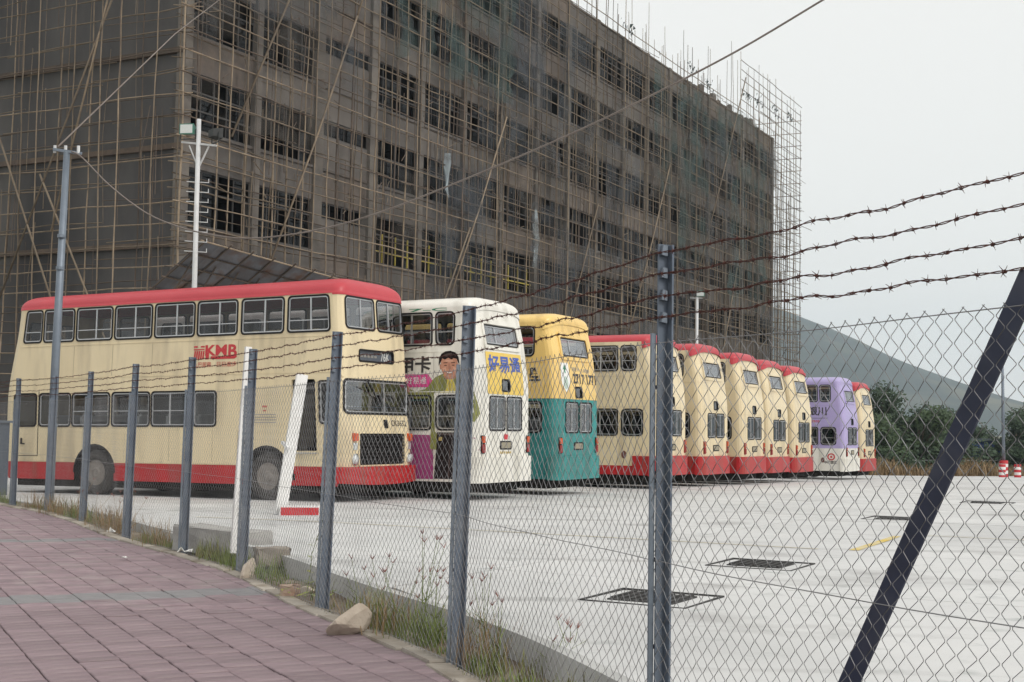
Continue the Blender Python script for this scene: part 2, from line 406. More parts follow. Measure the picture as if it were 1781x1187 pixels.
# raised edge strip of the yard
ed_in = offs(SM, .50); ed_out = offs(SM, .40)
mb = MB(); n = len(SM)
for i in range(n - 1):
    a, b, c, d = ed_out[i], ed_in[i], ed_in[i + 1], ed_out[i + 1]
    za, zc = yardz(*a) + .016, yardz(*d) + .016
    mb.hexa([(a[0], a[1], -.3), (b[0], b[1], -.3), (c[0], c[1], -.3), (d[0], d[1], -.3), (a[0], a[1], za), (b[0], b[1], za), (c[0], c[1], zc), (d[0], d[1], zc)])
mb.build('edge_strip', EDGE, yard)
# painted lines on the yard
def strip(name, pts, w, mat, dz=.006):
    m = MB(); P = resample(pts, .5)
    for a, b in zip(P, P[1:]):
        t = (b - a).normalized(); nn = Vector((-t.y, t.x)) * w / 2
        q = [a - nn, b - nn, b + nn, a + nn]
        m.add([(p.x, p.y, yardz(p.x, p.y) + dz) for p in q], [(0, 1, 2, 3)])
    return m.build(name, mat, yard)
strip('painted_line', [(4.3, 16.6), (4.9, 17.8), (5.84, 19.72)], .12, YLINE)
strip('painted_line', [(-5.0, 21.3), (-2.18, 19.85), (1.89, 17.75), (4.3, 16.5)], .07, YLINEF)
strip('painted_line', [(5.84, 19.72), (9.5, 17.8), (14, 15.4)], .07, YLINEF)

# footpath base, verge, pavers, kerb
mb = MB(); inn = offs(SM, -.02); out = offs(SM, -14)
for i in range(n - 1):
    for k in range(4):
        f0, f1 = k / 4, (k + 1) / 4
        L = lambda p, q, f: (p[0] + (q[0] - p[0]) * f, p[1] + (q[1] - p[1]) * f)
        q = [L(inn[i], out[i], f0), L(inn[i], out[i], f1), L(inn[i + 1], out[i + 1], f1), L(inn[i + 1], out[i + 1], f0)]
        mb.add([(p[0], p[1], pathz(p[1]) - .022) for p in q], [(0, 1, 2, 3)])
foot = tag(mb.build('footpath', SAND), kind='structure')
mb = MB(); A = offs(SM, -.03); B = offs(SM, .41)
for i in range(n - 1):
    for k in range(4):
        f0, f1 = k / 4, (k + 1) / 4
        q = [(A[i][0] + (B[i][0] - A[i][0]) * f, A[i][1] + (B[i][1] - A[i][1]) * f) for f in (f0, f1)] + [(A[i + 1][0] + (B[i + 1][0] - A[i + 1][0]) * f, A[i + 1][1] + (B[i + 1][1] - A[i + 1][1]) * f) for f in (f1, f0)]
        mb.add([(p[0], p[1], pathz(p[1]) - .01 + .025 * math.sin(p[0] * 7 + p[1] * 5)) for p in q], [(0, 1, 2, 3)])
tag(mb.build('verge', SOIL), kind='structure')
# kerb stones along the footpath edge
k0 = resample(offs(SM, -.195), .6)
for i in range(len(k0) - 1):
    a, b = k0[i], k0[i + 1]
    if a.y < 1.5 or a.y > 30: continue
    t = (b - a).normalized(); nn = Vector((-t.y, t.x)); h = random.uniform(.0, .014); s0 = random.uniform(.0, .02)
    w0, w1 = -.0 + random.uniform(-.02, .02), .15
    q = [a + t * .008 + nn * w0, b - t * .008 + nn * w0, b - t * .008 + nn * w1, a + t * .008 + nn * w1]
    m = MB(); zt = [pathz(p.y) + .012 + h for p in q]
    qs = [p - (p - (a + b + nn * .15) / 2) * .05 for p in q]
    m.add([(p.x, p.y, pathz(p.y) - .12) for p in q] + [(p.x, p.y, z - .012) for p, z in zip(q, zt)] + [(p.x, p.y, z) for p, z in zip(qs, zt)],
          [(0, 1, 5, 4), (1, 2, 6, 5), (2, 3, 7, 6), (3, 0, 4, 7), (4, 5, 9, 8), (5, 6, 10, 9), (6, 7, 11, 10), (7, 4, 8, 11), (8, 9, 10, 11)])
    m.build('kerb_stone', KERB, foot)
# pavers
PW, PL = .272, .136
def paver_mesh(mat):
    m = MB(); w, l = PW / 2 - .0045, PL / 2 - .003; c = .005; t = 0
    m.add([(-w, -l, -.05), (w, -l, -.05), (w, l, -.05), (-w, l, -.05), (-w, -l, t - c), (w, -l, t - c), (w, l, t - c), (-w, l, t - c), (-w + c, -l + c, t), (w - c, -l + c, t), (w - c, l - c, t), (-w + c, l - c, t)],
          [(0, 1, 5, 4), (1, 2, 6, 5), (2, 3, 7, 6), (3, 0, 4, 7), (4, 5, 9, 8), (5, 6, 10, 9), (6, 7, 11, 10), (7, 4, 8, 11), (8, 9, 10, 11)])
    return m.mesh('paver', mat)
PM, PG = paver_mesh(PAVER), paver_mesh(PAVERG)
dx, dy = .46, -.888; ex, ey = .888, .46
ang = math.atan2(ey, ex)
cand = []
for i in range(-34, 22):
    ph = random.uniform(-.03, .03)
    for j in range(40, 215):
        a = -j * PL + ph + (PL / 2 if i % 2 else 0); e = i * PW + .05
        x = dx * a + ex * e; y = dy * a + ey * e
        if y < 5.2 or y > 27 or x < -.41 * y - 1.6: continue
        half = 1.0; sd = side_of(x, y)
        if sd > -.175:      # cut pavers along the kerb
            x -= ex * PW / 4; y -= ey * PW / 4; half = .5
            if side_of(x, y) > -.14: continue
        aa = -j * PL; grey = (-12.72 < aa < -12.22) or (-18.85 < aa < -18.40)
        px = 890 + 2300 * x / y; py = 738 + 2300 * (1.6 - pathz(y)) / y + .018 * (px - 890)
        vis = (-20 < px < 1800 and py < 1210)
        cand.append(((0 if vis else 1e6) + y, x, y, grey, half))
cand.sort()
stuffP = MB(); stuffG = MB()
for k, (key, x, y, grey, half) in enumerate(cand):
    rot = ang + random.gauss(0, .008); z = pathz(y) + random.gauss(0, .0022); tx, ty = random.gauss(0, .006), random.gauss(0, .006)
    if k < 300:
        o = bpy.data.objects.new('paver', PG if grey else PM); o.location = (x, y, z); o.rotation_euler = (tx, ty, rot); o.scale = (half, 1, 1); link(o, foot)
    else:
        M = Matrix.Translation((x, y, z)) @ Matrix.Rotation(rot, 4, 'Z') @ Matrix.Rotation(tx, 4, 'X') @ Matrix.Rotation(ty, 4, 'Y') @ Matrix.Diagonal((half, 1, 1, 1))
        src = PG if grey else PM
        (stuffG if grey else stuffP).add([M @ v.co for v in src.vertices], [tuple(p.vertices) for p in src.polygons])
def per_island_rnd(mat, amt):
    t = mat.node_tree; b = t.nodes['Principled BSDF']; lk = b.inputs['Base Color'].links[0].from_socket
    g = t.nodes.new('ShaderNodeNewGeometry'); mr = t.nodes.new('ShaderNodeMapRange'); mr.inputs['To Min'].default_value = 1 - amt; mr.inputs['To Max'].default_value = 1 + amt
    t.links.new(g.outputs['Random Per Island'], mr.inputs[0]); hs = t.nodes.new('ShaderNodeHueSaturation')
    t.links.new(mr.outputs[0], hs.inputs['Value']); t.links.new(lk, hs.inputs['Color']); t.links.new(hs.outputs[0], b.inputs['Base Color'])
PAVERS2 = PAVER.copy(); PAVERS2.name = 'pink_paver_many'; per_island_rnd(PAVERS2, .14)
tag(stuffP.build('pavers', PAVERS2, foot), kind='stuff'); tag(stuffG.build('grey_pavers', PAVERG, foot), kind='stuff')

# ------------------------------------------------------------------ hills
def hill(name, ridge, y0, y1, yr, seed, mat):
    m = MB(); rs = np.random.RandomState(seed); NX, NY = 120, 34
    xs = np.linspace(ridge[0][0], ridge[-1][0], NX); rx = [r[0] for r in ridge]; rz = [r[1] for r in ridge]
    ph = rs.rand(12) * 6.28
    K = 1.5; vs = []
    for j in range(NY):
        y = y0 + (y1 - y0) * j / (NY - 1)
        f = (y - y0) / (yr - y0) if y < yr else (y1 - y) / (y1 - yr)
        f = max(0, f) ** .8
        for x in xs:
            h = np.interp(x, rx, rz) * f
            g = sum(math.sin(x * .006 * (k + 1) + ph[k]) * math.cos(y * .007 * (k + 1) + ph[k + 5]) / (k + 1) for k in range(6))
            w = 1 - abs(2 * f - 1) ** 4 if f < 1 else 0
            vs.append((x * K, y * K, -2.6 + K * max(0, h + g * 7 * f * (1 - f) * 3)))
    fs = [(j * NX + i, j * NX + i + 1, (j + 1) * NX + i + 1, (j + 1) * NX + i) for j in range(NY - 1) for i in range(NX - 1)]
    m.add(vs, fs); return tag(m.build(name, mat, smooth=True), kind='structure')
hill('hill', [(-1400, 60), (-700, 120), (-200, 150), (100, 158), (250, 152), (310, 139), (366, 117), (411, 94), (464, 70), (516, 50), (548, 38), (600, 22), (760, 8), (1000, 0)], 1050, 2300, 1500, 3, HILLM)
hill('far_hill', [(480, 0), (640, 28), (760, 50), (900, 62), (1100, 80), (1500, 100), (2000, 90)], 1600, 2400, 2000, 5, HILLM)

# ------------------------------------------------------------------ building under construction
BX, BY = -13.52, 52.9
bld = empty('building', (BX, BY, -.7), math.atan2(UY, UX), 'long grey concrete building under construction behind the buses', 'building')
# local: x along the long facade, y into the building (= -V), z up; facade at y=0
LEN, HT, ZB = 81.5, 29.2 + .7, .7
BAY = 4.48; ROWS = [5.55 + ZB + 3.93 * k for k in range(6)]; WH = 2.35
m = MB()
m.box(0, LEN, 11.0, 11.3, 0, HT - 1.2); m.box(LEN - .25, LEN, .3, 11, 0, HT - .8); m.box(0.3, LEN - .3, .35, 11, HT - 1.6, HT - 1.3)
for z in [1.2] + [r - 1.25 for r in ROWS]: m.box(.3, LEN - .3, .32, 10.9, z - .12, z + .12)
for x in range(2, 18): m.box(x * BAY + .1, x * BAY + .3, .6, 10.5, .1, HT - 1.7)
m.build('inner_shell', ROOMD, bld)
m = MB(); m.box(-.0, .3, 0, 30, 0, HT + .1)
m.build('end_wall', CONCL, bld)
for z in (16.55 + ZB, 12.6 + ZB, 8.6 + ZB, 20.5 + ZB, 24.5 + ZB):
    m = MB(); m.box(-.16, .0, -.12, 30, z - .11, z + .11); m.build('floor_ledge', BAMBOOD, bld)  # ledges coloured dark brown to paint in their shadow lines
nb = 18
for k in range(nb + 1):
    m = MB(); x = .12 + k * BAY; wv = .42 if k not in (2, 3) else .62
    m.box(x - wv / 2, x + wv / 2, -.16, .3, 0, HT); m.build('column', CONCC, bld)
zb = [0] + [r + WH for r in ROWS]; zt = ROWS + [HT]
for k in range(nb):
    x0 = .12 + k * BAY + .21; x1 = .12 + (k + 1) * BAY - .21
    for i, (a, b) in enumerate(zip(zb, zt)):
        if k == 2 and i > 0: a -= 0
        m = MB(); m.box(x0 - .01, x1 + .01, .0, .26, a, b)
        m.box(x0 - .01, x1 + .01, -.06, .0, b - .12, b)      # sill
        m.build('spandrel', BRICKY if random.random() < .28 else CONC, bld)
def frame_mesh(w, h, cols, rows):
    m = MB(); t = .05
    for i in range(cols + 1):
        x = -w / 2 + w * i / cols; tt = .07 if i in (0, cols) else t; m.box(x - tt / 2, x + tt / 2, .06, .12, 0, h)
    for z in rows: m.box(-w / 2, w / 2, .055, .115, z - .035, z + .035)
    return m.mesh('window', STEELF)
pane_cache = {}
def one_pane(w, h):
    k = (round(w, 3), round(h, 3))
    if k not in pane_cache:
        m = MB(); m.add([(0, .09, 0), (w, .09, 0), (w, .09, h), (0, .09, h)], [(0, 1, 2, 3)]); pane_cache[k] = m.mesh('pane', BGLASS)
    return pane_cache[k]
npane = 0; far_panes = MB(); rp = random.Random(2)
def glaze(fr, w, h, cols, rows):
    global npane
    rr_ = [0] + list(rows) + [h]
    for i in range(cols):
        for a, b in zip(rr_, rr_[1:]):
            if rp.random() < .4: continue
            x0 = -w / 2 + w * i / cols
            if npane < 300:
                p = bpy.data.objects.new('pane', one_pane(w / cols, b - a)); p.location = (x0, 0, a); link(p, fr); npane += 1
            else:
                X, _, Z = fr.location; far_panes.add([(X + x0, .09, Z + a), (X + x0 + w / cols, .09, Z + a), (X + x0 + w / cols, .09, Z + b), (X + x0, .09, Z + b)], [(0, 1, 2, 3)])
WW = BAY - .42
FM = [frame_mesh(WW, WH, 4, (.03, WH * .62, WH - .03)), frame_mesh(WW, WH, 5, (.03, WH * .36, WH * .68, WH - .03)), frame_mesh(WW, .8, 4, (.03, .77))]
for k in range(nb):
    xc = .12 + (k + .5) * BAY
    for i, r in enumerate(ROWS):
        if k == 2:
            fr = bpy.data.objects.new('window', FM[2]); fr.location = (xc, 0, r + WH - .8); link(fr, bld)
            glaze(fr, WW, .8, 4, ())
            m = MB(); m.box(xc - WW / 2, xc + WW / 2, .02, .24, r, r + WH - .8); m.build('infill_wall', CONC, bld)
        else:
            ty = random.random() < .6
            fr = bpy.data.objects.new('window', FM[0 if ty else 1]); fr.location = (xc, 0, r); link(fr, bld)
            glaze(fr, WW, WH, 4 if ty else 5, (WH * .62,) if ty else (WH * .36, WH * .68))
tag(far_panes.build('panes', BGLASS, bld), kind='stuff')
for k in (3, 4, 5, 6):
    m = MB(); xc = .12 + (k + .5) * BAY; z = ROWS[1] + .05
    for s in (-.28, .02, .3): m.box(xc + s * WW - .03, xc + s * WW + .03, -.08, -.02, z, z + 1.45)
    m.box(xc - WW * .5, xc + WW * .42, -.1, -.05, z + .5, z + .57)
    m.build('guard_rail', YRAIL, bld)
# broken, uneven parapet at the far end
for k in range(16):
    m = MB(); x = 58 + k * 1.5; h = random.uniform(-.1, .55)
    m.box(x, x + random.uniform(.5, 1.3), .0, .28, HT, HT + max(.08, h)); m.build('parapet_block', CONCC, bld)

# ------------------------------------------------------------------ bamboo scaffolding
scf = empty('bamboo_scaffolding', (BX, BY, -.7), math.atan2(UY, UX), 'bamboo pole scaffolding with torn nets wrapped around the concrete building', 'scaffolding')
rb = random.Random(11)
def pole(pts, r, mat=None, n=5):
    m = MB(); m.tube(pts, r, n); o = m.build('bamboo_pole', mat or (BAMBOO if rb.random() < .75 else BAMBOOD), scf, True); return o
def vpole(x, y, z0, z1, r=.036):
    P = []; z = z0; lx, ly = rb.gauss(0, .012), rb.gauss(0, .01); wx = rb.gauss(0, .05); wy = 0
    while z < z1:
        P.append((x + wx + lx * (z - z0) * .6, y + wy + ly * (z - z0) * .4, z)); wx += rb.gauss(0, .035); wx *= .9; wy = .9 * wy + rb.gauss(0, .02); z += 1.3
    P.append((P[-1][0] + lx * .5, P[-1][1], z1)); pole(P, [r * (1 - .6 * (k / len(P)) ** 2) for k in range(len(P))])
x = -.7; SO = -.75
while x < 88:
    far = x > 66
    top = HT + (rb.choice((.6, 1.0, 1.6, 2.4, 3.4)) if not far else rb.uniform(3.4, 5.6))
    if x > 86: top = HT + 4
    vpole(x, SO + rb.gauss(0, .05), .2, top, .038 if rb.random() < .7 else .05)
    if rb.random() < .22: vpole(x + rb.uniform(.25, .6), SO + .45, .2, top - 1.5, .03)
    x += .93 + rb.gauss(0, .10)
z = 1.4; zi = 0
while z < HT + 4.6:
    x0, x1 = -1.2, 88.2
    if z > HT + .9: x0 = 69
    P = []; xx = x0; wz = 0
    while xx <= x1: P.append((xx, SO - .07 + rb.gauss(0, .02), z + wz)); wz = .85 * wz + rb.gauss(0, .03); xx += 1.9
    pole(P, .031)
    z += .87 + rb.gauss(0, .03)
# end face of the scaffolding on the left
y = -.3
while y < 24:
    vpole(-.72 + rb.gauss(0, .03), y, .2, HT + rb.uniform(1, 3), .034); y += .94 + rb.gauss(0, .07)
z = 1.4
while z < HT + 1:
    P = [(-.66 + rb.gauss(0, .015), yy, z + rb.gauss(0, .03)) for yy in np.arange(-1.1, 24.5, 1.9)]
    pole(P, .029); z += .87 + rb.gauss(0, .03)
# far return of the scaffolding beyond the end of the building
for yy in (.6, 1.9, 3.2, 4.6):
    vpole(87.2, yy, .2, HT + 3.6, .04); vpole(84.2, yy - .4, .2, HT + 3.4, .04)
z = 1.6
while z < HT + 3.8:
    pole([(87.3, SO - .3, z), (87.3, 2, z + rb.gauss(0, .03)), (87.3, 5.2, z)], .034)
    if rb.random() < .5: pole([(82, 1.5, z), (88, 1.5, z)], .034)
    z += 1.25
# the many thinner poles and split lashings between the main ones
thin = MB(); thind = MB()
def thinp(pts, r): (thin if rb.random() < .5 else thind).tube(pts, r, 4)
for k in range(230):
    x0 = rb.uniform(-.5, 87); z0 = rb.uniform(.5, HT - 5); l = rb.uniform(3, 9); yy = SO + rb.choice((.12, .45, .5, -.12)); lx = rb.gauss(0, .03) * l
    thinp([(x0, yy, z0), (x0 + lx * .4 + rb.gauss(0, .06), yy, z0 + l * .5), (x0 + lx, yy, min(HT + 1, z0 + l))], rb.uniform(.018, .03))
z = 1.0
while z < HT:
    x0 = -.8
    while x0 < 86:
        l = rb.uniform(5, 9); yy = SO + rb.choice((.08, .45, .5)); 
        if rb.random() < .85: thinp([(x0, yy, z + rb.gauss(0, .08)), (x0 + l / 2, yy, z + rb.gauss(0, .06)), (x0 + l, yy, z + rb.gauss(0, .1))], rb.uniform(.018, .028))
        x0 += l * .95
    z += .8
for k in range(90):
    y0 = rb.uniform(-.5, 23); z0 = rb.uniform(.5, HT - 5); l = rb.uniform(3, 8); xo = -.72 + rb.choice((.3, .36, -.08)); thinp([(xo, y0, z0), (xo, y0 + rb.gauss(0, .08), z0 + l / 2), (xo, y0 + rb.gauss(0, .15), z0 + l)], rb.uniform(.016, .026))
z = 1.2
while z < HT:
    y0 = -.8
    while y0 < 23:
        l = rb.uniform(4, 7); xo = -.72 + rb.choice((.3, .36, .06))
        if rb.random() < .8: thinp([(xo, y0, z + rb.gauss(0, .08)), (xo, y0 + l / 2, z + rb.gauss(0, .05)), (xo, y0 + l, z + rb.gauss(0, .1))], rb.uniform(.016, .026))
        y0 += l * .95
    z += .83
for k in range(900):   # lashings and stub ends
    x0 = rb.uniform(-.5, 86); z0 = rb.uniform(4, HT); l = rb.uniform(.15, .6); thinp([(x0, SO - .1, z0), (x0 + rb.gauss(0, l), SO - .16, z0 + rb.gauss(0, l * .7))], rb.uniform(.012, .028))
tag(thin.build('thin_bamboo', BAMBOO, scf), kind='stuff'); tag(thind.build('thin_dark_bamboo', BAMBOOD, scf), kind='stuff')
# long diagonal braces
for (xa, za, xb, zb2) in [(4.6, 8.7, 10.8, 21.6), (10.8, 21.6, 13.2, 28), (58, 14, 70, 33), (31, 2, 39, 17), (2, 14, 9, 28), (20, 9, 26, 20), (44, 8, 52, 22), (15, 2, 22, 13), (62, 4, 68, 16)]:
    pole([(xa, SO - .16, za), ((xa + xb) / 2 + .1, SO - .16, (za + zb2) / 2 - .1), (xb, SO - .16, zb2)], .052, BAMBOO)
for (ya, za, yb, zb2) in [(9.5, 6.5, 3, 20), (1.5, 3, 7, 12.5), (3.5, 2, 9.6, 14.4), (6.2, 10, 2.2, 24)]:
    pole([(-.86, ya, za), (-.86, (ya + yb) / 2, (za + zb2) / 2), (-.86, yb, zb2)], .045, BAMBOO)
for k in range(26):     # short ties sticking out at the corner
    z = 1.9 + k * 1.05; pole([(-.5, SO - .35 - rb.random() * .3, z), (-.75, SO + .1, z + .05), (-1.0, SO + .5, z + .08)], .025)
# torn debris nets
def net(x0, x1, z0, z1, mat, yo=-.12, name='debris_net'):
    m = MB(); NX, NZ = 10, 14; vs = []; ph = rb.random() * 6
    for j in range(NZ + 1):
        for i in range(NX + 1):
            fx, fz = i / NX, j / NZ
            e = .10 * math.sin(fz * 17 + ph) + .07 * math.sin(fz * 41 + ph * 2)
            xx = x0 + (x1 - x0) * (fx + e * (fx - .5)); zz = z0 + (z1 - z0) * fz - .25 * math.sin(fx * 9 + ph) * (1 - fz)
            vs.append((xx, SO + yo - .10 * math.sin(fx * 8 + ph) - .08 * math.sin(fz * 6 + fx * 5), zz))
    fs = [(j * (NX + 1) + i, j * (NX + 1) + i + 1, (j + 1) * (NX + 1) + i + 1, (j + 1) * (NX + 1) + i) for j in range(NZ) for i in range(NX)]
    m.add(vs, fs); m.build(name, mat, scf, True)
for a in [(9, 13, 17, 27, NETB), (14, 18, 20, 29, NETG), (19, 27, 20, 29, NETG), (26, 33, 17, 24.5, NETB), (24, 31, 22, 29, NETB), (33, 38, 20, 27, NETB), (49, 53, 19, 28.6, NETG), (54, 60, 14, 28, NETG), (60, 70, 15, 27, NETB), (66, 76, 12, 29, NETG), (74, 81, 8, 28, NETB), (40, 47, 12, 21, NETB), (18, 24, 8, 16, NETB), (30, 40, 8, 15, NETB), (46, 58, 6, 15, NETB), (3, 9, 19, 29, NETB), (56, 66, 24, 28.2, NETG)]:
    net(a[0], a[1], a[2] + .7, a[3] + .7, a[4])
NETV = netm('brown_veil_net', (.10, .09, .08), .4, .45)
for k in range(9):
    xa = rb.uniform(-.3, 76); za = rb.uniform(7, 23); net(xa, min(80.5, xa + rb.uniform(5, 11)), za, min(HT - .6, za + rb.uniform(4, 8)), NETV if rb.random() < .75 else NETB, rb.choice((-.13, .3)))
net(29.4, 30.0, 11.8, 15.2, TARPL, -.2, 'hanging_tarpaulin'); net(19.2, 19.6, 14.4, 16.6, TARPL, -.2, 'hanging_tarpaulin')
net(18.0, 18.5, 25.2, 28, TARPL, -.2, 'hanging_tarpaulin')
m = MB()
for (xx, zz) in [(70.6, 31.6), (74, 31.9), (79, 32.3), (84, 32.6), (44, 30.2), (57, 30.6), (60.5, 30.2)]:
    for k in range(26):
        px, pz = xx + rb.gauss(0, .7), zz + rb.gauss(0, .22); s = rb.uniform(.1, .3)
        m.add([(px, SO - .1, pz), (px + s, SO - .05 + rb.gauss(0, .08), pz + rb.gauss(0, .1)), (px + s * .6, SO, pz - s), (px - s * .3, SO - .1, pz - s * .8)], [(0, 1, 2, 3)])
m.build('net_scraps', pm('net_scrap', (.035, .06, .055), None, rough=.9), scf)
# catch fan of corrugated sheets at the corner
fan = empty('catch_fan', (BX, BY, -.7), math.atan2(UY, UX), 'sloping canopy of rusty corrugated sheets on bamboo at the building corner', 'canopy')
cs = []
xx = -2.2; k = 0
while xx < 9.5:
    m = MB(); NW = 14; vs = []
    for i in range(NW + 1):
        px = xx + 1.0 * i / NW; c = .03 * math.cos(i * math.pi)
        zz = -.06 * (px + 2.2)
        vs += [(px, -.75, 7.3 + zz + c + .01 * k), (px, -3.3, 9.0 + zz + c + .01 * k)]
    m.add(vs, [(2 * i, 2 * i + 1, 2 * i + 3, 2 * i + 2) for i in range(NW)]); m.build('corrugated_sheet', CORR, fan); xx += .93; k = 1 - k
for i in range(9):
    px = -2.2 + i * 1.35; zz = -.06 * (px + 2.2); m = MB()
    m.tube([(px, -.7, 7.2 + zz), (px + .05, -2, 8.07 + zz), (px, -3.5, 9.06 + zz)], .04, 5); m.tube([(px, -.75, 5.6 + zz), (px + .4, -2.4, 8.3 + zz)], .035, 5); m.build('bamboo_rib', BAMBOOD, fan)
for f in (0, .25, .5, .75, 1.0):
    m = MB(); yy = -.8 - 2.5 * f; m.tube([(-2.4, yy, 7.26 + 1.7 * f), (9.6, yy, 7.26 + 1.7 * f - .7)], .036, 5); m.build('bamboo_purlin', BAMBOO if f == 1 else BAMBOOD, fan)

# ------------------------------------------------------------------ buses
def sstep(a, b, x):
    t = max(0, min(1, (x - a) / (b - a))); return t * t * (3 - 2 * t)
class Body:
    def __init__(s, L, r, xe, xr, rr=.25):
        s.L, s.r, s.xe, s.xr, s.rr = L, r, xe, xr, rr; s.hs = 1.25 - r
        s.a = math.pi * r / 2
    def W(s, z): return 1.25 - .055 * sstep(2.2, 4.3, z)
    def S(s, x, z, o=0.0):        # visible side
        return (x + s.xe(z) * sstep(-1.3, -.25, x) - s.xr(z) * sstep(-s.L + 1.3, -s.L + .25, x), -(s.W(z) + o), z)
    def F(s, x, z, o=0.0):        # far side
        p = s.S(x, z, o); return (p[0], -p[1], z)
    def E(s, v, z, o=0.0):        # visible end
        k = s.W(z) / 1.25; av = abs(v); sg = 1 if v >= 0 else -1
        if av <= s.hs: return (s.xe(z) + o, v * k, z)
        t = (av - s.hs) / s.r
        return (s.xe(z) - s.r + (s.r + o) * math.cos(t), sg * (s.hs + (s.r + o) * math.sin(t)) * k, z)
    def B(s, v, z, o=0.0):        # hidden end
        k = s.W(z) / 1.25; hs = 1.25 - s.rr; av = abs(v); sg = 1 if v >= 0 else -1
        if av <= hs: return (-s.L - s.xr(z) - o, v * k, z)
        t = (av - hs) / s.rr
        return (-s.L - s.xr(z) + s.rr - (s.rr + o) * math.cos(t), sg * (hs + (s.rr + o) * math.sin(t)) * k, z)
    def Wr(s, q, z, o=0.0):       # wraps from the visible side round the corner
        if q <= -s.r: return s.S(q, z, o)
        return s.E(-(s.hs + s.a) + (q + s.r), z, o)
def rr(x0, x1, z0, z1, r=.07, n=4, ins=0.0, skew=None):
    x0 += ins; x1 -= ins; z0 += ins; z1 -= ins; r = max(.01, r - ins * .7); P = []
    for cx, cz, a0 in ((x1 - r, z1 - r, 0), (x0 + r, z1 - r, 90), (x0 + r, z0 + r, 180), (x1 - r, z0 + r, 270)):
        for k in range(n + 1):
            t = math.radians(a0 + 90 * k / n); P.append((cx + r * math.cos(t), cz + r * math.sin(t)))
    if skew: P = [(x + skew(x, z), z) for x, z in P]
    return P
def fill2d(outer, holes=()):
    bm = bmesh.new(); ed = []
    for lp in [outer] + list(holes):
        vs = [bm.verts.new((a, b, 0)) for a, b in lp]
        for i in range(len(vs)): ed.append(bm.edges.new((vs[i], vs[(i + 1) % len(vs)])))
    bmesh.ops.triangle_fill(bm, use_beauty=True, use_dissolve=False, edges=ed, normal=(0, 0, 1))
    return bm
def bis(bm, co, no, clear_out=False, clear_in=False):
    bmesh.ops.bisect_plane(bm, geom=bm.verts[:] + bm.edges[:] + bm.faces[:], dist=1e-6, plane_co=co, plane_no=no, clear_outer=clear_out, clear_inner=clear_in)
def panel(parent, name, mat, M, outer, holes=(), off=0.0, gx=(), gz=(), zmin=None, zmax=None, xmin=None, xmax=None, smooth=False):
    bm = fill2d(outer, holes)
    if zmin is not None: bis(bm, (0, zmin, 0), (0, 1, 0), clear_in=True)
    if zmax is not None: bis(bm, (0, zmax, 0), (0, 1, 0), clear_out=True)
    if xmin is not None: bis(bm, (xmin, 0, 0), (1, 0, 0), clear_in=True)
    if xmax is not None: bis(bm, (xmax, 0, 0), (1, 0, 0), clear_out=True)
    for x in gx: bis(bm, (x, 0, 0), (1, 0, 0))
    for z in gz: bis(bm, (0, z, 0), (0, 1, 0))
    if not bm.faces: bm.free(); return None
    for v in bm.verts: v.co = M(v.co.x, v.co.y, off)
    bmesh.ops.remove_doubles(bm, verts=bm.verts, dist=1e-5)
    me = bpy.data.meshes.new(name); bm.to_mesh(me); bm.free(); me.materials.append(mat)
    if smooth: me.polygons.foreach_set('use_smooth', [True] * len(me.polygons))
    return link(bpy.data.objects.new(name, me), parent)
GZ = [.5 + .25 * k for k in range(16)]
def ring(m, M, A, B, oa, ob, mi=0):
    n = len(A); vs = [M(x, z, oa) for x, z in A] + [M(x, z, ob) for x, z in B]
    m.add(vs, [(i, (i + 1) % n, n + (i + 1) % n, n + i) for i in range(n)], mi)
def window(parent, M, x0, x1, z0, z1, rad=.09, mull=.5, rail=.33, glass=None, name='window', frame=True, skew=None, gm=None, gw=.032, openl=None):
    gm = gm or BLACKR
    a = rr(x0, x1, z0, z1, rad, 4, -.004, skew); b = rr(x0, x1, z0, z1, rad, 4, gw, skew)
    m = MB(); ring(m, M, a, a, -.01, .014); ring(m, M, a, b, .014, .014); ring(m, M, b, b, .014, -.035)
    w = m.build(name, gm, parent)
    if frame:
        c = rr(x0, x1, z0, z1, rad, 4, gw + .024, skew); m = MB()
        ring(m, M, b, c, .004, .004); ring(m, M, c, c, .004, -.02)
        if mull: xm = x0 + (x1 - x0) * mull; m.mbox(M, xm - .018, xm + .018, z0 + gw, z1 - gw, -.02, .003); 
        if rail: zm = z0 + (z1 - z0) * rail; m.mbox(M, x0 + gw, x1 - gw, zm - .009, zm + .009, -.025, -.004)
        m.build('frame', ALU, w)
    d = rr(x0, x1, z0, z1, rad, 4, gw, skew); m = MB()
    if openl is not None:
        d = [(x, z0 + gw + (z - z0 - gw) * openl) for x, z in d]
    m.add([M(x, z, -.016) for x, z in d], [tuple(range(len(d)))]); m.build('pane', glass or GLASS, w)
    return w
def hole(x0, x1, z0, z1, rad=.09, skew=None): return rr(x0, x1, z0, z1, rad, 4, .004, skew)
def text2d(txt, x0, x1, z0, z1, bold=0.0, shear=0.0):
    cu = bpy.data.curves.new('t', 'FONT'); cu.body = txt; cu.offset = bold; cu.resolution_u = 3; cu.shear = shear
    ob = bpy.data.objects.new('t', cu); COL.objects.link(ob); bpy.context.view_layer.update()
    dg = bpy.context.evaluated_depsgraph_get(); me = ob.evaluated_get(dg).to_mesh()
    V = [(v.co.x, v.co.y) for v in me.vertices]; Fc = [tuple(p.vertices) for p in me.polygons]
    bpy.data.objects.remove(ob); bpy.data.curves.remove(cu)
    if not V: return [], []
    ax, bx = min(v[0] for v in V), max(v[0] for v in V); az, bz = min(v[1] for v in V), max(v[1] for v in V)
    return [(x0 + (x - ax) / (bx - ax) * (x1 - x0), z0 + (z - az) / (bz - az) * (z1 - z0)) for x, z in V], Fc
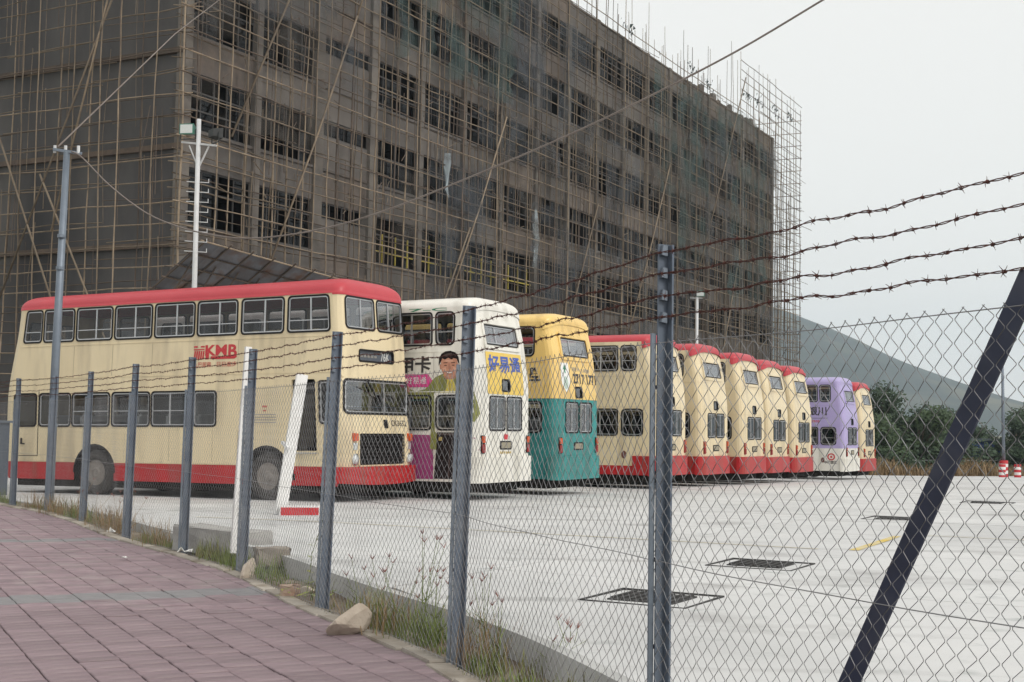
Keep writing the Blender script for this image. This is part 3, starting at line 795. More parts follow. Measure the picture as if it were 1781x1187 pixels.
def lettering(parent, M, txt, x0, x1, z0, z1, mat, bold=.02, off=.006, name='lettering', shear=0.0):
    V, Fc = text2d(txt, x0, x1, z0, z1, bold, shear)
    m = MB(); m.add([M(x, z, off) for x, z in V], Fc); return m.build(name, mat, parent)
def decal(parent, M, poly, mat, off=.004, name='print', holes=()):
    xs = [p[0] for p in poly]; x0, x1 = min(xs), max(xs); n = max(1, int((x1 - x0) / .12))
    return panel(parent, name, mat, M, poly, holes, off, gx=[x0 + (x1 - x0) * k / n for k in range(1, n)], gz=[z for z in GZ if min(p[1] for p in poly) < z < max(p[1] for p in poly)])
def circ(cx, cz, rx, rz, n=20, a0=0, a1=360):
    return [(cx + rx * math.cos(math.radians(a0 + (a1 - a0) * k / n)), cz + rz * math.sin(math.radians(a0 + (a1 - a0) * k / n))) for k in range(n if a1 - a0 == 360 else n + 1)]

def wheel(parent, x, side, r=.50, hub=1):
    y0 = side * 1.20; d = -side
    m = MB(); prof = [(r * .56, .02), (r * .60, -.01), (r * .80, -.025), (r * .95, 0.01), (r, .05), (r, .22), (r * .95, .27), (r * .56, .28)]
    m.lathe([(a, d * h) for a, h in prof], (x, y0, r), 'y', 28, cap=False)
    w = m.build('wheel', TYRE, parent, True)
    m = MB(); m.lathe([(r * .58, d * .015), (r * .54, d * .02), (r * .5, d * .09), (r * .30, d * .10), (r * .27, d * .02), (r * .17, d * -.005), (r * .02, d * -.01)], (x, y0, r), 'y', 20)
    for k in range(8):
        t = k * math.pi / 4; cx, cz = x + r * .38 * math.cos(t), r + r * .38 * math.sin(t); m.lathe([(.022, d * .09), (.022, d * .06)], (cx, y0, cz), 'y', 6)
    m.build('rim', RIM, w)
    m = MB(); m.lathe([(r * .53, d * .085), (r * .46, d * .086), (r * .45, d * .085)], (x, y0, r), 'y', 20, cap=False)
    for k in range(6):
        t = (k + .5) * math.pi / 3; cx, cz = x + r * .42 * math.cos(t), r + r * .42 * math.sin(t); m.lathe([(.035, d * .09), (.035, d * .075)], (cx, y0, cz), 'y', 8)
    m.build('rim_slots', BLACKR, w)
    return w
def seat_mesh(top):
    m = MB(); m.box(-.2, .22, -.42, .42, .36, .46, 1); m.box(-.2, .2, -.36, .36, 0.02, .36, 2)
    for z0, z1, mi, dx_ in ((.46, .72, 1, 0), (.72, .95, 0, -.02)): m.box(-.24 + dx_, -.16 + dx_, -.42, .42, z0, z1, mi)
    m.box(-.25, -.17, -.36, .36, .95, .99, 0)
    me = m.mesh('seat', [top, SEATG, DARKIN]); return me
SEAT1, SEAT2 = seat_mesh(SEATW), seat_mesh(SEATY)
def seats(parent, xs, z, me, flip=1):
    for x in xs:
        for y in (-.66, .66):
            o = bpy.data.objects.new('seat', me); o.location = (x, y, z); o.rotation_euler = (0, 0, 0 if flip > 0 else math.pi); link(o, parent)

def arch(xc, r, z0, n=14): # points of a wheel arch, left to right
    return [(xc + r * math.cos(math.pi - math.pi * k / n), z0 + r * math.sin(math.pi * k / n)) for k in range(n + 1)]
def side_outline(x0, x1, z0, z1, arches, az=.5, ar=.60):
    P = [(x0, z0)]
    for xc in sorted(arches):
        P += [(xc - ar, z0)] + [p for p in arch(xc, ar, az)] + [(xc + ar, z0)]
    P += [(x1, z0), (x1, z1), (x0, z1)]
    return P
def roof(parent, bd, zc, hz, mat, ex=.42, name='roof', lip=.0):
    def per(z, o):
        P = []
        n = 14
        xs = [-bd.L + bd.rr + (bd.L - bd.rr - bd.r) * k / n for k in range(n + 1)]
        P += [bd.S(x, z, o) for x in xs]
        e = bd.hs + bd.a; P += [bd.E(-e + 2 * e * k / 24, z, o) for k in range(1, 24)]
        P += [bd.F(x, z, o) for x in reversed(xs)]
        hb = 1.25 - bd.rr + math.pi * bd.rr / 2; P += [bd.B(hb - 2 * hb * k / 24, z, o) for k in range(1, 24)]
        return P
    base = per(zc, lip); xc = -bd.L / 2; hl = bd.L / 2
    vs = []; R = 9; n = len(base)
    for k in range(R + 1):
        t = math.pi / 2 * k / R * .94; fy = max(0, math.cos(t)) ** .5; fz = math.sin(t) ** .9; fx = 1 - (ex / hl) * (1 - max(0, math.cos(t)) ** .75)
        for p in base: vs.append((xc + (p[0] - xc) * fx, p[1] * fy, zc + hz * fz))
    m = MB(); fs = [(k * n + i, k * n + (i + 1) % n, (k + 1) * n + (i + 1) % n, (k + 1) * n + i) for k in range(R) for i in range(n)]
    fs.append(tuple(R * n + i for i in range(n)))
    if lip:
        b2 = per(zc, -.02); m2 = [tuple(p) for p in b2]; b = len(vs); vs += m2; fs += [(i, (i + 1) % n, b + (i + 1) % n, b + i) for i in range(n)]
    m.add(vs, fs); return m.build(name, mat, parent, True)
def underbody(parent, bd, z0=.17, z1=.72):
    m = MB(); m.box(-bd.L + .25, -.15, -1.1, 1.1, z0, z1); m.build('underbody', UNDER, parent)  # chassis box enlarged, wide and low, to deepen the shade under the bus
def interior(parent, bd, zl=.78, zu=2.33):
    m = MB(); m.box(-bd.L + .12, -.14, -1.17, 1.17, zu - .07, zu)
    m.box(-bd.L + .12, -.14, -1.17, 1.17, zl - .05, zl); m.build('deck_floor', DARKIN, parent)
def place(root, u, v, L):
    a = uv(u + 1.25, v); b = uv(u + 1.25, v - L + 1)
    root.location = a; dz = (a.z - b.z) / (L - 1)
    root.rotation_euler = (0, -math.atan(dz), ROT)

# ---- the near bus, front towards the camera ---------------------------------------
def xe_front(z): return .10 * (1 - sstep(1.2, 2.0, z)) + .05 * (1 - sstep(2.35, 2.6, z)) - .09 * sstep(2.9, 4.3, z)
def xr_near(z): return .14 - .30 * sstep(2.0, 4.3, z)
nbus = empty('double_decker_bus', label='nearest double-decker bus, cream with red roof and skirt, front towards the yard', cat='bus', group='double-decker buses parked in a row')
LB = 9.48; bd = Body(LB, .20, xe_front, xr_near); place(nbus, 0, 0, LB)
DZ = .10
sk = lambda x, z: -.14 * (1 - sstep(3.2, 4.2, z)) * (1 if x < -8.7 else 0)
UW = [(-9.12, -8.46), (-8.41, -7.42), (-7.37, -6.25), (-6.2, -5.08), (-5.02, -3.87), (-3.81, -2.70), (-2.61, -1.48), (-1.40, -.27)]
LW = [(-9.12, -8.48), (-8.42, -7.43), (-7.40, -6.24), (-6.19, -5.06), (-5.03, -3.95), (-3.84, -3.20)]
ZU0, ZU1, ZL0, ZL1 = 3.45, 4.215, 1.52, 2.29
for M, nm in ((bd.S, 'side_panel'), (bd.F, 'far_side_panel')):
    x0, x1 = -LB + bd.rr, -bd.r
    hs_ = [hole(a, b, ZU0, ZU1) for a, b in UW[1:-1]] + [hole(a, b, ZL0, ZL1) for a, b in LW[1:]]
    hs_ += [hole(max(UW[0][0], x0 + .02), UW[0][1], ZU0, ZU1), hole(UW[-1][0], UW[-1][1], ZU0, ZU1), hole(max(LW[0][0], x0 + .02), LW[0][1], ZL0, ZL1)]
    if M == bd.S: hs_ += [rr(-1.26, -.66, 1.02, 2.50, .04), hole(-.60, -.25, 1.58, 2.46, .07)]
    ol = side_outline(x0, x1, .33, 4.235, [-6.68, -1.86])
    gx = [-LB + .25 * k for k in range(1, 6)] + [-.25 * k for k in range(1, 6)]
    panel(nbus, nm, CREAM, M, ol, hs_, 0, gx, GZ, zmin=.72)
    panel(nbus, 'side_skirt', RED, M, ol, hs_, 0, gx, (), zmax=.72)
for k, (a, b) in enumerate(UW): window(nbus, bd.S, max(a, -LB + bd.rr + .02), b, ZU0, ZU1, mull=None if k == 0 else .55, openl=None)
for k, (a, b) in enumerate(LW):
    window(nbus, bd.S, max(a, -LB + bd.rr + .02), b, ZL0, ZL1, mull=None if k in (0, 5) else (.5 if k != 2 else None), openl=.62 if k in (2, 3) else None, rail=.45 if k in (2, 3, 4) else None, frame=k not in (0,))
for a, b in UW[1:]: window(nbus, bd.F, a, b, ZU0, ZU1, frame=False)
for a, b in LW[1:]: window(nbus, bd.F, a, b, ZL0, ZL1, frame=False)
window(nbus, bd.S, -.60, -.25, 1.58, 2.46, .07, mull=None, rail=None, name='cab_window')
# front
e = bd.hs + bd.a; FG = [-e + 2 * e * k / 28 for k in range(1, 28)]
fh = [hole(-1.10, .0, 3.52, 4.20, .10), hole(.08, 1.12, 3.52, 4.20, .10), hole(-1.20, 1.20, 1.78, 2.50, .12), hole(-.66, .66, 2.86, 3.12, .06), hole(-.82, .88, .74, 1.40, .05)]
panel(nbus, 'front_panel', CREAM, bd.E, [(-e, .72), (e, .72), (e, 4.205), (-e, 4.205)], fh, 0, FG, GZ)
panel(nbus, 'roof_fascia', ROOFRED, bd.E, [(-e, 4.205), (e, 4.205), (e, 4.237), (-e, 4.237)], (), .012, FG)
window(nbus, bd.E, -1.10, .0, 3.52, 4.20, .10, mull=.52, rail=None, glass=GLASSF); window(nbus, bd.E, .08, 1.12, 3.52, 4.20, .10, mull=.45, rail=None, glass=GLASSF)
ws = window(nbus, bd.E, -1.20, 1.20, 1.78, 2.50, .12, mull=.60, rail=.22, glass=GLASSF, name='windscreen', gw=.04)
m = MB(); m.bar(bd.E(-.42, 2.48, .03), bd.E(.02, 2.02, .035), .03, .02); m.bar(bd.E(-.05, 2.18, .03), bd.E(.06, 2.0, .035), .05, .02); m.build('wiper', BLACKR, nbus)
m = MB(); m.mbox(bd.E, -1.2, 1.2, 2.53, 2.57, 0, .05); m.build('rain_strip', CREAM, nbus)
# destination box
db = window(nbus, bd.E, -.66, .66, 2.86, 3.12, .06, frame=False, name='destination_sign', glass=GLASSC, gw=.03)
m = MB(); m.mbox(bd.E, -.64, .64, 2.87, 3.11, -.07, -.034); m.build('blind', pm('blind_slate', (.15, .17, .21), (.12, .135, .165), 4, .6), db)
lettering(db, bd.E, '76K', .20, .54, 2.90, 3.09, INKW, .02, -.026)
m = MB()
for k in range(5): m.mbox(bd.E, -.56 + .13 * k, -.47 + .13 * k, 2.96, 3.01, -.034, -.027)
m.build('small_lettering', INKGR, db)
# grille
m = MB(); m.mbox(bd.E, -.86, .92, .72, 1.42, -.06, -.04); gr = m.build('grille', GRILLE, nbus)
for k in range(9): m = MB(); z = .78 + k * .07; m.mbox(bd.E, -.80, .86, z, z + .025, -.04, .012); m.build('slat', GRILLE, gr)
for k in range(4): m = MB(); x = -.5 + k * .4; m.mbox(bd.E, x, x + .02, .75, 1.39, -.04, .016); m.build('upright', GRILLE, gr)
m = MB(); a = rr(-.82, .88, .74, 1.40, .05, 4, -.03); b = rr(-.82, .88, .74, 1.40, .05, 4, .01); ring(m, bd.E, a, b, .02, .02); ring(m, bd.E, a, a, 0, .02); ring(m, bd.E, b, b, .02, -.04); m.build('grille_surround', CREAM, gr)
m = MB(); a = rr(.14, .30, 1.50, 1.68, .02); m.add([bd.E(x, z, .006) for x, z in a], [tuple(range(len(a)))]); m.build('vent', BLACKR, nbus)
lettering(nbus, bd.E, 'CK3632', .42, 1.0, 1.545, 1.67, INKK, .008, name='registration_number')
for sgn in (-1, 1):
    v0 = 1.02 * sgn + .05
    cx, cy, cz = bd.E(v0, .87, .0)
    m = MB(); m.lathe([(.115, -.02), (.12, .03), (.10, .04)], (cx, cy, cz), 'x', 20); hl = m.build('headlight', CHROME, nbus, False)
    m = MB(); m.lathe([(.098, .03), (.08, .055), (.03, .07)], (cx, cy, cz), 'x', 20); m.build('lens', LENSW, hl, True)
    m = MB(); a = rr(v0 - .08, v0 + .07, 1.23, 1.40, .02); b = rr(v0 - .07, v0 + .06, 1.24, 1.39, .02); ring(m, bd.E, a, b, 0, .06); m.add([bd.E(x, z, .06) for x, z in b], [tuple(range(len(b)))]); m.build('indicator', LENSO, nbus)
    m = MB(); m.mbox(bd.E, v0 - .07, v0 + .07, 1.06, 1.2, 0, .02); m.build('side_lamp', LENSW, nbus)
# bumper wraps round the front
m = MB(); K = 30
for k in range(K):
    a0 = -e + 2 * e * k / K; a1 = -e + 2 * e * (k + 1) / K
    low = lambda v: .34 + .06 * (abs(v) / e) ** 2
    o_ = .125
    m.add([bd.E(a0, low(a0), o_), bd.E(a1, low(a1), o_), bd.E(a1, .72, o_), bd.E(a0, .72, o_), bd.E(a0, low(a0), -.05), bd.E(a1, low(a1), -.05), bd.E(a1, .72, -.05), bd.E(a0, .72, -.05)],
          [(0, 1, 2, 3), (3, 2, 6, 7), (1, 0, 4, 5)] + ([(0, 3, 7, 4)] if k == 0 else []) + ([(1, 2, 6, 5)] if k == K - 1 else []))
m.build('bumper', RED, nbus)
# rear end
hb = 1.25 - bd.rr + math.pi * bd.rr / 2
panel(nbus, 'rear_panel', CREAM, bd.B, [(-hb, .72), (hb, .72), (hb, 4.235), (-hb, 4.235)], [hole(-.8, .8, 3.4, 4.0)], 0, [-hb + 2 * hb * k / 20 for k in range(1, 20)], GZ)
panel(nbus, 'rear_skirt', RED, bd.B, [(-hb, .36), (hb, .36), (hb, .72), (-hb, .72)], (), 0, [-hb + 2 * hb * k / 20 for k in range(1, 20)])
window(nbus, bd.B, -.8, .8, 3.4, 4.0, frame=False, name='rear_window')
# roof with front dome
roof(nbus, bd, 4.235, .37, ROOFRED, .5, lip=.012)
for z, x0, x1 in ((3.36, -LB + .3, -.22), (2.62, -LB + .3, -.22), (.74, -LB + .3, -7.4), (.74, -5.95, -2.55)):
    m = MB(); m.mbox(bd.S, x0, x1, z, z + .018, 0, .008); m.build('belt_moulding', CREAM, nbus)
for x in (-5.6, -4.5, -3.3, -2.62):
    m = MB(); m.mbox(bd.S, x - .005, x + .005, .78, 1.46, 0, .004); m.build('panel_joint', pm('joint_cream', (.42, .35, .24), None, rough=.6) if x == -5.6 else bpy.data.materials['joint_cream'], nbus)
for x in (-7.4, -6.22, -5.05, -3.85, -2.66, -1.45):
    m = MB(); m.mbox(bd.S, x - .006, x + .006, 2.66, 3.34, 0, .004); m.build('panel_joint', bpy.data.materials['joint_cream'], nbus)
# emergency door outline and handle
m = MB()
for (x0, x1, z0, z1) in ((-8.44, -8.425, .85, 2.33), (-8.95, -8.44, .85, .862)): m.mbox(bd.S, x0, x1, z0, z1, 0, .005)
m.build('emergency_door_seam', BLACKR, nbus)
m = MB(); m.mbox(bd.S, -8.88, -8.85, 1.12, 1.26, .005, .03); m.mbox(bd.S, -8.88, -8.78, 1.12, 1.145, .005, .03); m.build('door_handle', BLACKR, nbus)
# open cab doorway
m = MB(); m.box(-1.26, -.66, -1.2, -.4, 1.0, 1.04); m.box(-1.28, -.64, -.42, -.40, 1.0, 2.5); m.build('doorway', UNDER, nbus)
m = MB(); a = rr(-1.26, -.66, 1.02, 2.50, .04, 4, -.02); b = rr(-1.26, -.66, 1.02, 2.50, .04, 4, .012); ring(m, bd.S, a, b, .008, .008); ring(m, bd.S, b, b, .008, -.06); m.build('door_frame', CREAM, nbus)
m = MB(); m.mbox(bd.S, -1.26, -.66, .98, 1.0, 0, .03); m.build('door_step', ALU, nbus)
# logo and slogan
sh = lambda pts: pts
lx0, lx1, lz0, lz1 = -3.87, -2.69, 2.955, 3.26
kx = lambda f: lx0 + (lx1 - lx0) * f
kz = lambda f: lz0 + (lz1 - lz0) * f
lettering(nbus, bd.S, 'KM', kx(.27), kx(.765), kz(.24), kz(1.0), INKR, .03, name='logo_lettering')
lettering(nbus, bd.S, 'B', kx(.80), kx(1.0), kz(.1), kz(1.0), INKR, .03, name='logo_lettering')
decal(nbus, bd.S, [(kx(.28), kz(0)), (kx(.36), kz(0)), (kx(.36), kz(.5)), (kx(.28), kz(.5))], INKR, .0065, 'logo_bar')
decal(nbus, bd.S, [(kx(.42), kz(0)), (kx(.95), kz(0)), (kx(1.0), kz(.12)), (kx(1.0), kz(.2)), (kx(.40), kz(.2))], INKR, .0068, 'logo_bar')
decal(nbus, bd.S, [(kx(0), kz(.66)), (kx(.25), kz(.66)), (kx(.25), kz(.74)), (kx(0), kz(.74))], INKR, .0064, 'logo_bar')
for f in (0, .16): decal(nbus, bd.S, [(kx(f), kz(.84)), (kx(f + .09), kz(.84)), (kx(f + .09), kz(.95)), (kx(f), kz(.95))], INKR, .0064, 'logo_bar')
for f in range(5):
    a = f * .05; decal(nbus, bd.S, [(kx(a), kz(0)), (kx(a + .035), kz(0)), (kx(a + .055), kz(.6)), (kx(a + .02), kz(.6))], INKR, .0064, 'logo_bar')
lettering(nbus, bd.S, '九巴服務', kx(0), kx(.42), 2.79, 2.90, pm('pale_red_ink', (.52, .13, .10), None, rough=.5), .01, name='slogan_lettering')
lettering(nbus, bd.S, '日日進步', kx(.55), kx(1.0), 2.79, 2.90, bpy.data.materials['pale_red_ink'], .01, name='slogan_lettering')
m = MB()
for k in range(4): m.mbox(bd.S, -2.22, -1.62, 1.60 + k * .055, 1.618 + k * .055, 0, .005)
m.build('notice_lines', INKGR, nbus)
m = MB(); m.mbox(bd.S, -1.98, -1.86, 1.92, 1.96, 0, .005); m.mbox(bd.S, -1.96, -1.88, 1.84, 1.87, 0, .005); m.build('small_marks', bpy.data.materials['pale_red_ink'], nbus)
m = MB(); m.mbox(bd.S, -1.28, -1.13, .44, .56, 0, .02); m.mbox(bd.S, -1.25, -1.16, .56, .64, 0, .02); m.build('side_step', BLACKR, nbus)
for x in (-6.68, -1.86):
    for s in (-1, 1): wheel(nbus, x, s)
    m = MB(); pa = arch(x, .60, .5); pb = arch(x, .64, .5); vs = [bd.S(a, z, .0) for a, z in pa] + [bd.S(a, z, .012) for a, z in pa] + [bd.S(a, z, .0) for a, z in pb]; q = len(pa)
    m.add(vs, [(i, i + 1, q + i + 1, q + i) for i in range(q - 1)] + [(q + i, q + i + 1, 2 * q + i + 1, 2 * q + i) for i in range(q - 1)]); m.build('wheel_arch', BLACKR, nbus)
    m = MB(); m.box(x - .58, x + .58, -.95, -.93, .35, 1.1); m.box(x - .58, x + .58, .93, .95, .35, 1.1); m.build('wheel_well', UNDER, nbus)
underbody(nbus, bd); interior(nbus, bd, .80, 2.36)
seats(nbus, [-8.4 + .82 * k for k in range(9)], 2.36, SEAT1); seats(nbus, [-7.9 + .85 * k for k in range(6)], .80, SEAT1)

# ---- buses parked with their rear towards the yard ---------------------------------
def xe_rear(z): return .10 * (1 - sstep(2.4, 3.5, z)) - .15 * sstep(3.3, 4.2, z)
def xr_other(z): return -.2 * sstep(2.6, 4.2, z)
def rear_bus(label, pal, kind):
    root = empty('double_decker_bus', label=label, cat='bus', group='double-decker buses parked in a row')
    L = 9.6; bd = Body(L, .21, xe_rear, xr_other)
    up_, lo_, skm, rf, zs = pal
    zu0, zu1, zl0, zl1 = 3.34, 4.08, 1.50, 2.27
    x0, x1 = -L + bd.rr, -bd.r
    uw = [(-.99, -.39)] + [(-2.18 - 1.18 * k, -1.07 - 1.18 * k) for k in range(6)] + [(-9.0, -8.2)]
    lw = [(-.98, -.38), (-2.18, -1.07), (-3.36, -2.25), (-4.54, -3.43), (-5.72, -4.61)]
    ol = side_outline(x0, x1, .40, 4.18, [-2.75, -7.6], .5, .58)
    skw = lambda x, z: -.13 * (1 - sstep(3.3, 4.05, z)) * sstep(-.8, -.45, x) * (1 if z < 5 else 0)
    gx = [x1 - .2 * k for k in range(1, 6)]
    for M in (bd.S, bd.F):
        near = M == bd.S; nm = 'side_panel' if near else 'far_side_panel'
        hs_ = [hole(a, b, zu0, zu1, .12 if k == 0 else .09, skw if k == 0 else None) for k, (a, b) in enumerate(uw)]
        hs_ += [hole(a, b, zl0, zl1) for a, b in lw]
        panel(root, nm, up_, M, ol, hs_, 0, gx, GZ, zmin=zs)
        if lo_ is not up_: panel(root, nm, lo_, M, ol, hs_, 0, gx, GZ, zmin=.66 if skm else None, zmax=zs)
        if skm: panel(root, 'side_skirt', skm, M, ol, hs_, 0, gx, (), zmax=.66)
        if lo_ is up_:
            panel(root, nm, lo_, M, ol, hs_, 0, gx, (), zmin=.66 if skm else None, zmax=zs)
        for k, (a, b) in enumerate(uw): window(root, M, a, b, zu0, zu1, .12 if k == 0 else .09, mull=None if k == 0 else .5, rail=.4 if near else None, frame=near, skew=skw if k == 0 else None)
        for k, (a, b) in enumerate(lw): window(root, M, a, b, zl0, zl1, .13 if k == 0 else .09, mull=None if k == 0 else .5, rail=.4 if near else None, frame=near)
        if not near and kind == 'plain': pass
    e = bd.hs + bd.a; FG = [-e + 2 * e * k / 32 for k in range(1, 32)]
    top = [(e, 3.98)] + [(e - .05 - (2 * e - .1) * k / 24, 4.16 - .17 * abs(1 - 2 * k / 24) ** 3.2) for k in range(25)] + [(-e, 3.98)]
    top[0] = (e, top[1][1]); top[-1] = (-e, top[-2][1])
    fh = [hole(-.76, .76, 3.38, 3.82, .05), hole(-.76, -.03, 1.50, 2.26, .08), hole(.03, .76, 1.50, 2.26, .08), hole(-.2, .2, 2.36, 2.64, .06)]
    outer = [(-e, .70), (e, .70)] + top
    panel(root, 'rear_panel', up_, bd.E, outer, fh, 0, FG, GZ, zmin=zs, smooth=False)
    panel(root, 'rear_panel', lo_, bd.E, outer, fh, 0, FG, GZ, zmax=zs)
    fas = [(e, 4.20), (-e, 4.20)] + [p for p in reversed(top)]
    panel(root, 'roof_fascia', rf, bd.E, fas, (), .045 if kind == 'plain' else .02, FG)
    # raised surround and emergency window
    m = MB(); a = rr(-.86, .86, 3.28, 3.96, .08); b = rr(-.78, .78, 3.36, 3.84, .05); ring(m, bd.E, a, b, .03, .03); ring(m, bd.E, a, a, -.01, .03); ring(m, bd.E, b, b, .03, -.01); m.build('rear_window_surround', up_, root)
    window(root, bd.E, -.76, .76, 3.38, 3.82, .05, mull=.32, rail=None, glass=GLASSR, name='rear_window', gw=.025)
    window(root, bd.E, -.76, -.03, 1.50, 2.26, .08, mull=.5, rail=None, name='rear_lower_window', glass=GLASSF); window(root, bd.E, .03, .76, 1.50, 2.26, .08, mull=.5, rail=None, name='rear_lower_window', glass=GLASSF)
    window(root, bd.E, -.2, .2, 2.36, 2.64, .06, frame=False, name='number_window', glass=GLASSF)
    for M_, a, b in ((bd.E, -e, e),):
        for z in (2.33, 3.2):
            m = MB()
            for k in range(32): m.mbox(bd.E, a + (b - a) * k / 32, a + (b - a) * (k + 1) / 32, z, z + .016, 0, .007)
            m.build('belt_moulding', up_, root)
    for k in range(7):
        xj = -1.03 - 1.18 * k; m = MB(); m.mbox(bd.S, xj - .005, xj + .005, 2.36, 3.18, 0, .004); m.mbox(bd.S, xj - .005, xj + .005, .98, 1.46, 0, .004); m.build('panel_joint', bpy.data.materials['joint_cream'] if kind == 'plain' else INKGR, root)
    for z in (2.33, 3.2):
        m = MB(); m.mbox(bd.S, -L + .3, -bd.r, z, z + .016, 0, .007); m.build('belt_moulding', up_, root)
    # engine bustle
    bsk = skm or (lo_ if kind != 'white' else WHITEP)
    m = MB(); K = 34; e2 = bd.hs + bd.a; zt_ = .94
    for k in range(K):
        a0 = -e2 + 2 * e2 * k / K; a1 = -e2 + 2 * e2 * (k + 1) / K; o_ = .07
        m.add([bd.E(a0, .38, o_), bd.E(a1, .38, o_), bd.E(a1, zt_, o_), bd.E(a0, zt_, o_), bd.E(a0, .38, -.03), bd.E(a1, .38, -.03), bd.E(a1, zt_, 0), bd.E(a0, zt_, 0)], [(0, 1, 2, 3), (3, 2, 6, 7), (1, 0, 4, 5)] + ([(0, 3, 7, 4)] if k == 0 else []) + ([(1, 2, 6, 5)] if k == K - 1 else []))
    m.build('engine_cover', bsk, root)
    if skm:
        m = MB(); m.mbox(bd.S, -.66, -bd.r, .40, .94, 0, .05); m.build('engine_side_cover', skm, root)
    for sg in (-1, 1):
        v0 = 1.04 * sg; m = MB(); m.mbox(bd.E, v0 - .07, v0 + .07, 1.01, 1.40, 0, .02); tl = m.build('tail_light', BLACKR if kind != 'plain' else LENSR, root)
        m = MB(); m.mbox(bd.E, v0 - .055, v0 + .055, 1.24, 1.38, .02, .045); m.build('indicator_lens', LENSO, tl)
        m = MB(); m.mbox(bd.E, v0 - .055, v0 + .055, 1.03, 1.21, .02, .045); m.build('brake_lens', LENSR, tl)
    m = MB(); a = rr(-.27, .27, 1.09, 1.28, .04); ring(m, bd.E, a, a, -.01, .012); m.add([bd.E(x, z, .012) for x, z in a], [tuple(range(len(a)))]); pl = m.build('number_plate_box', BLACKR, root)
    m = MB(); m.mbox(bd.E, -.22, .22, 1.12, 1.25, .012, .016); m.build('number_plate', pm('plate_tan', (.28, .25, .18), None, rough=.5) if 'plate_tan' not in bpy.data.materials else bpy.data.materials['plate_tan'], pl)
    if kind in ('plain', 'lilac'):
        m = MB(); a = circ(-.90, .97 if kind == 'plain' else .86, .07, .11); m.add([bd.S(x, z, .008) for x, z in a], [tuple(range(len(a)))]); m.build('filler_cap', pm('filler_brown', (.14, .05, .04), None, rough=.5) if 'filler_brown' not in bpy.data.materials else bpy.data.materials['filler_brown'], root)
    roof(root, bd, 4.18, .25, rf, .27, lip=.0)
    hb = 1.25 - bd.rr + math.pi * bd.rr / 2
    panel(root, 'front_panel', up_, bd.B, [(-hb, .42), (hb, .42), (hb, 4.18), (-hb, 4.18)], [hole(-1.0, 1.0, 3.3, 4.0), hole(-1.1, 1.1, 1.4, 2.3)], 0, [-hb + 2 * hb * k / 20 for k in range(1, 20)], GZ)
    window(root, bd.B, -1.0, 1.0, 3.3, 4.0, frame=False, name='front_window'); window(root, bd.B, -1.1, 1.1, 1.4, 2.3, frame=False, name='windscreen')
    for x in (-2.75, -7.6):
        for s in (-1, 1): wheel(root, x, s, .49)
        m = MB(); m.box(x - .57, x + .57, -.95, -.93, .35, 1.05); m.build('wheel_well', UNDER, root)
    m = MB(); m.box(-L + .25, -.2, -1.12, 1.12, .17, .76); m.build('underbody', UNDER, root)  # chassis box widened and lowered to add shade below the skirts
    interior(root, bd, .8, 2.33)
    seats(root, [-1.25 - .84 * k for k in range(6)], 2.33, SEAT2 if kind == 'white' else SEAT1, -1)
    if kind != 'plain': seats(root, [-1.6 - .84 * k for k in range(3)], .9, SEAT1, -1)
    return root, bd

V0 = 1.5
# white bus with printed figure
wb, bd = rear_bus('white double-decker bus with a printed figure and blue lettering on yellow', (WHITEP, WHITEP, None, WHITEP, 2.3), 'white')
place(wb, 2.74, V0, 9.6); U_W = 2.74
decal(wb, bd.E, [(-.84, 2.30), (.84, 2.30), (.84, 3.22), (-.84, 3.22)], pm('yellow_board', (.74, .52, .11), None, rough=.45), .008, 'yellow_board', [hole(-.2, .2, 2.36, 2.64, .06)])
lettering(wb, bd.E, '好易通', -.76, .76, 2.76, 3.16, INKB, .03, .014, 'blue_lettering')
decal(wb, bd.S, [(-2.6, .45), (-1.02, .45), (-1.02, 1.40), (-2.6, 1.42)], MAGENTA, .003, 'magenta_panel')
lettering(wb, bd.S, '信用卡', -2.35, -1.1, 2.74, 3.12, INKK, .03, .006, 'black_lettering')
lettering(wb, bd.S, 'CA 7-C', -2.9, -.62, 4.10, 4.165, INKG, .02, .006, 'green_lettering')
W_ = bd.Wr
JK1 = pm('print_olive_shade', (.15, .155, .04), (.20, .21, .055), 9, .5)
JK2 = pm('print_olive_light', (.31, .31, .10), (.25, .25, .07), 7, .5)
SK2 = pm('print_skin_shade', (.34, .15, .10), (.40, .19, .125), 8, .5); SK3 = pm('print_skin_light', (.62, .34, .25), (.55, .29, .2), 8, .5)
HR2 = pm('print_hair_sheen', (.06, .04, .035), None, rough=.5)
BELT = pm('print_buckle', (.40, .30, .10), None, rough=.4)
fig = lambda poly, mat, off, nm: decal(wb, W_, poly, mat, off, nm)
fig([(-1.10, 1.10), (-.95, 1.08), (-.93, 1.42), (-.99, 1.48), (-1.02, 2.30), (-.98, 2.32), (-.30, 2.32), (-.24, 1.60), (-.08, 1.70), (.03, 1.86), (-.02, 2.05), (-.12, 2.35), (-.24, 2.58), (-.40, 2.68), (-.52, 2.73), (-.80, 2.73), (-.98, 2.66), (-1.12, 2.54), (-1.22, 2.40), (-1.46, 2.34), (-1.66, 2.42), (-1.70, 2.32), (-1.48, 2.19), (-1.14, 2.20), (-1.08, 1.5)], OLIVEP, .0045, 'printed_jacket')
fig([(-1.12, 2.24), (-1.02, 2.30), (-1.0, 2.5), (-1.06, 2.52), (-1.18, 2.38)], JK1, .0055, 'printed_fold'); fig([(-1.05, 1.5), (-1.0, 1.5), (-1.01, 2.25), (-1.04, 2.25)], JK1, .0055, 'printed_fold')
fig([(-.20, 1.75), (-.08, 1.78), (-.02, 1.9), (-.10, 2.2), (-.16, 2.1)], JK1, .0055, 'printed_fold'); fig([(-.34, 2.34), (-.28, 2.34), (-.26, 2.55), (-.38, 2.66)], JK2, .0055, 'printed_fold')
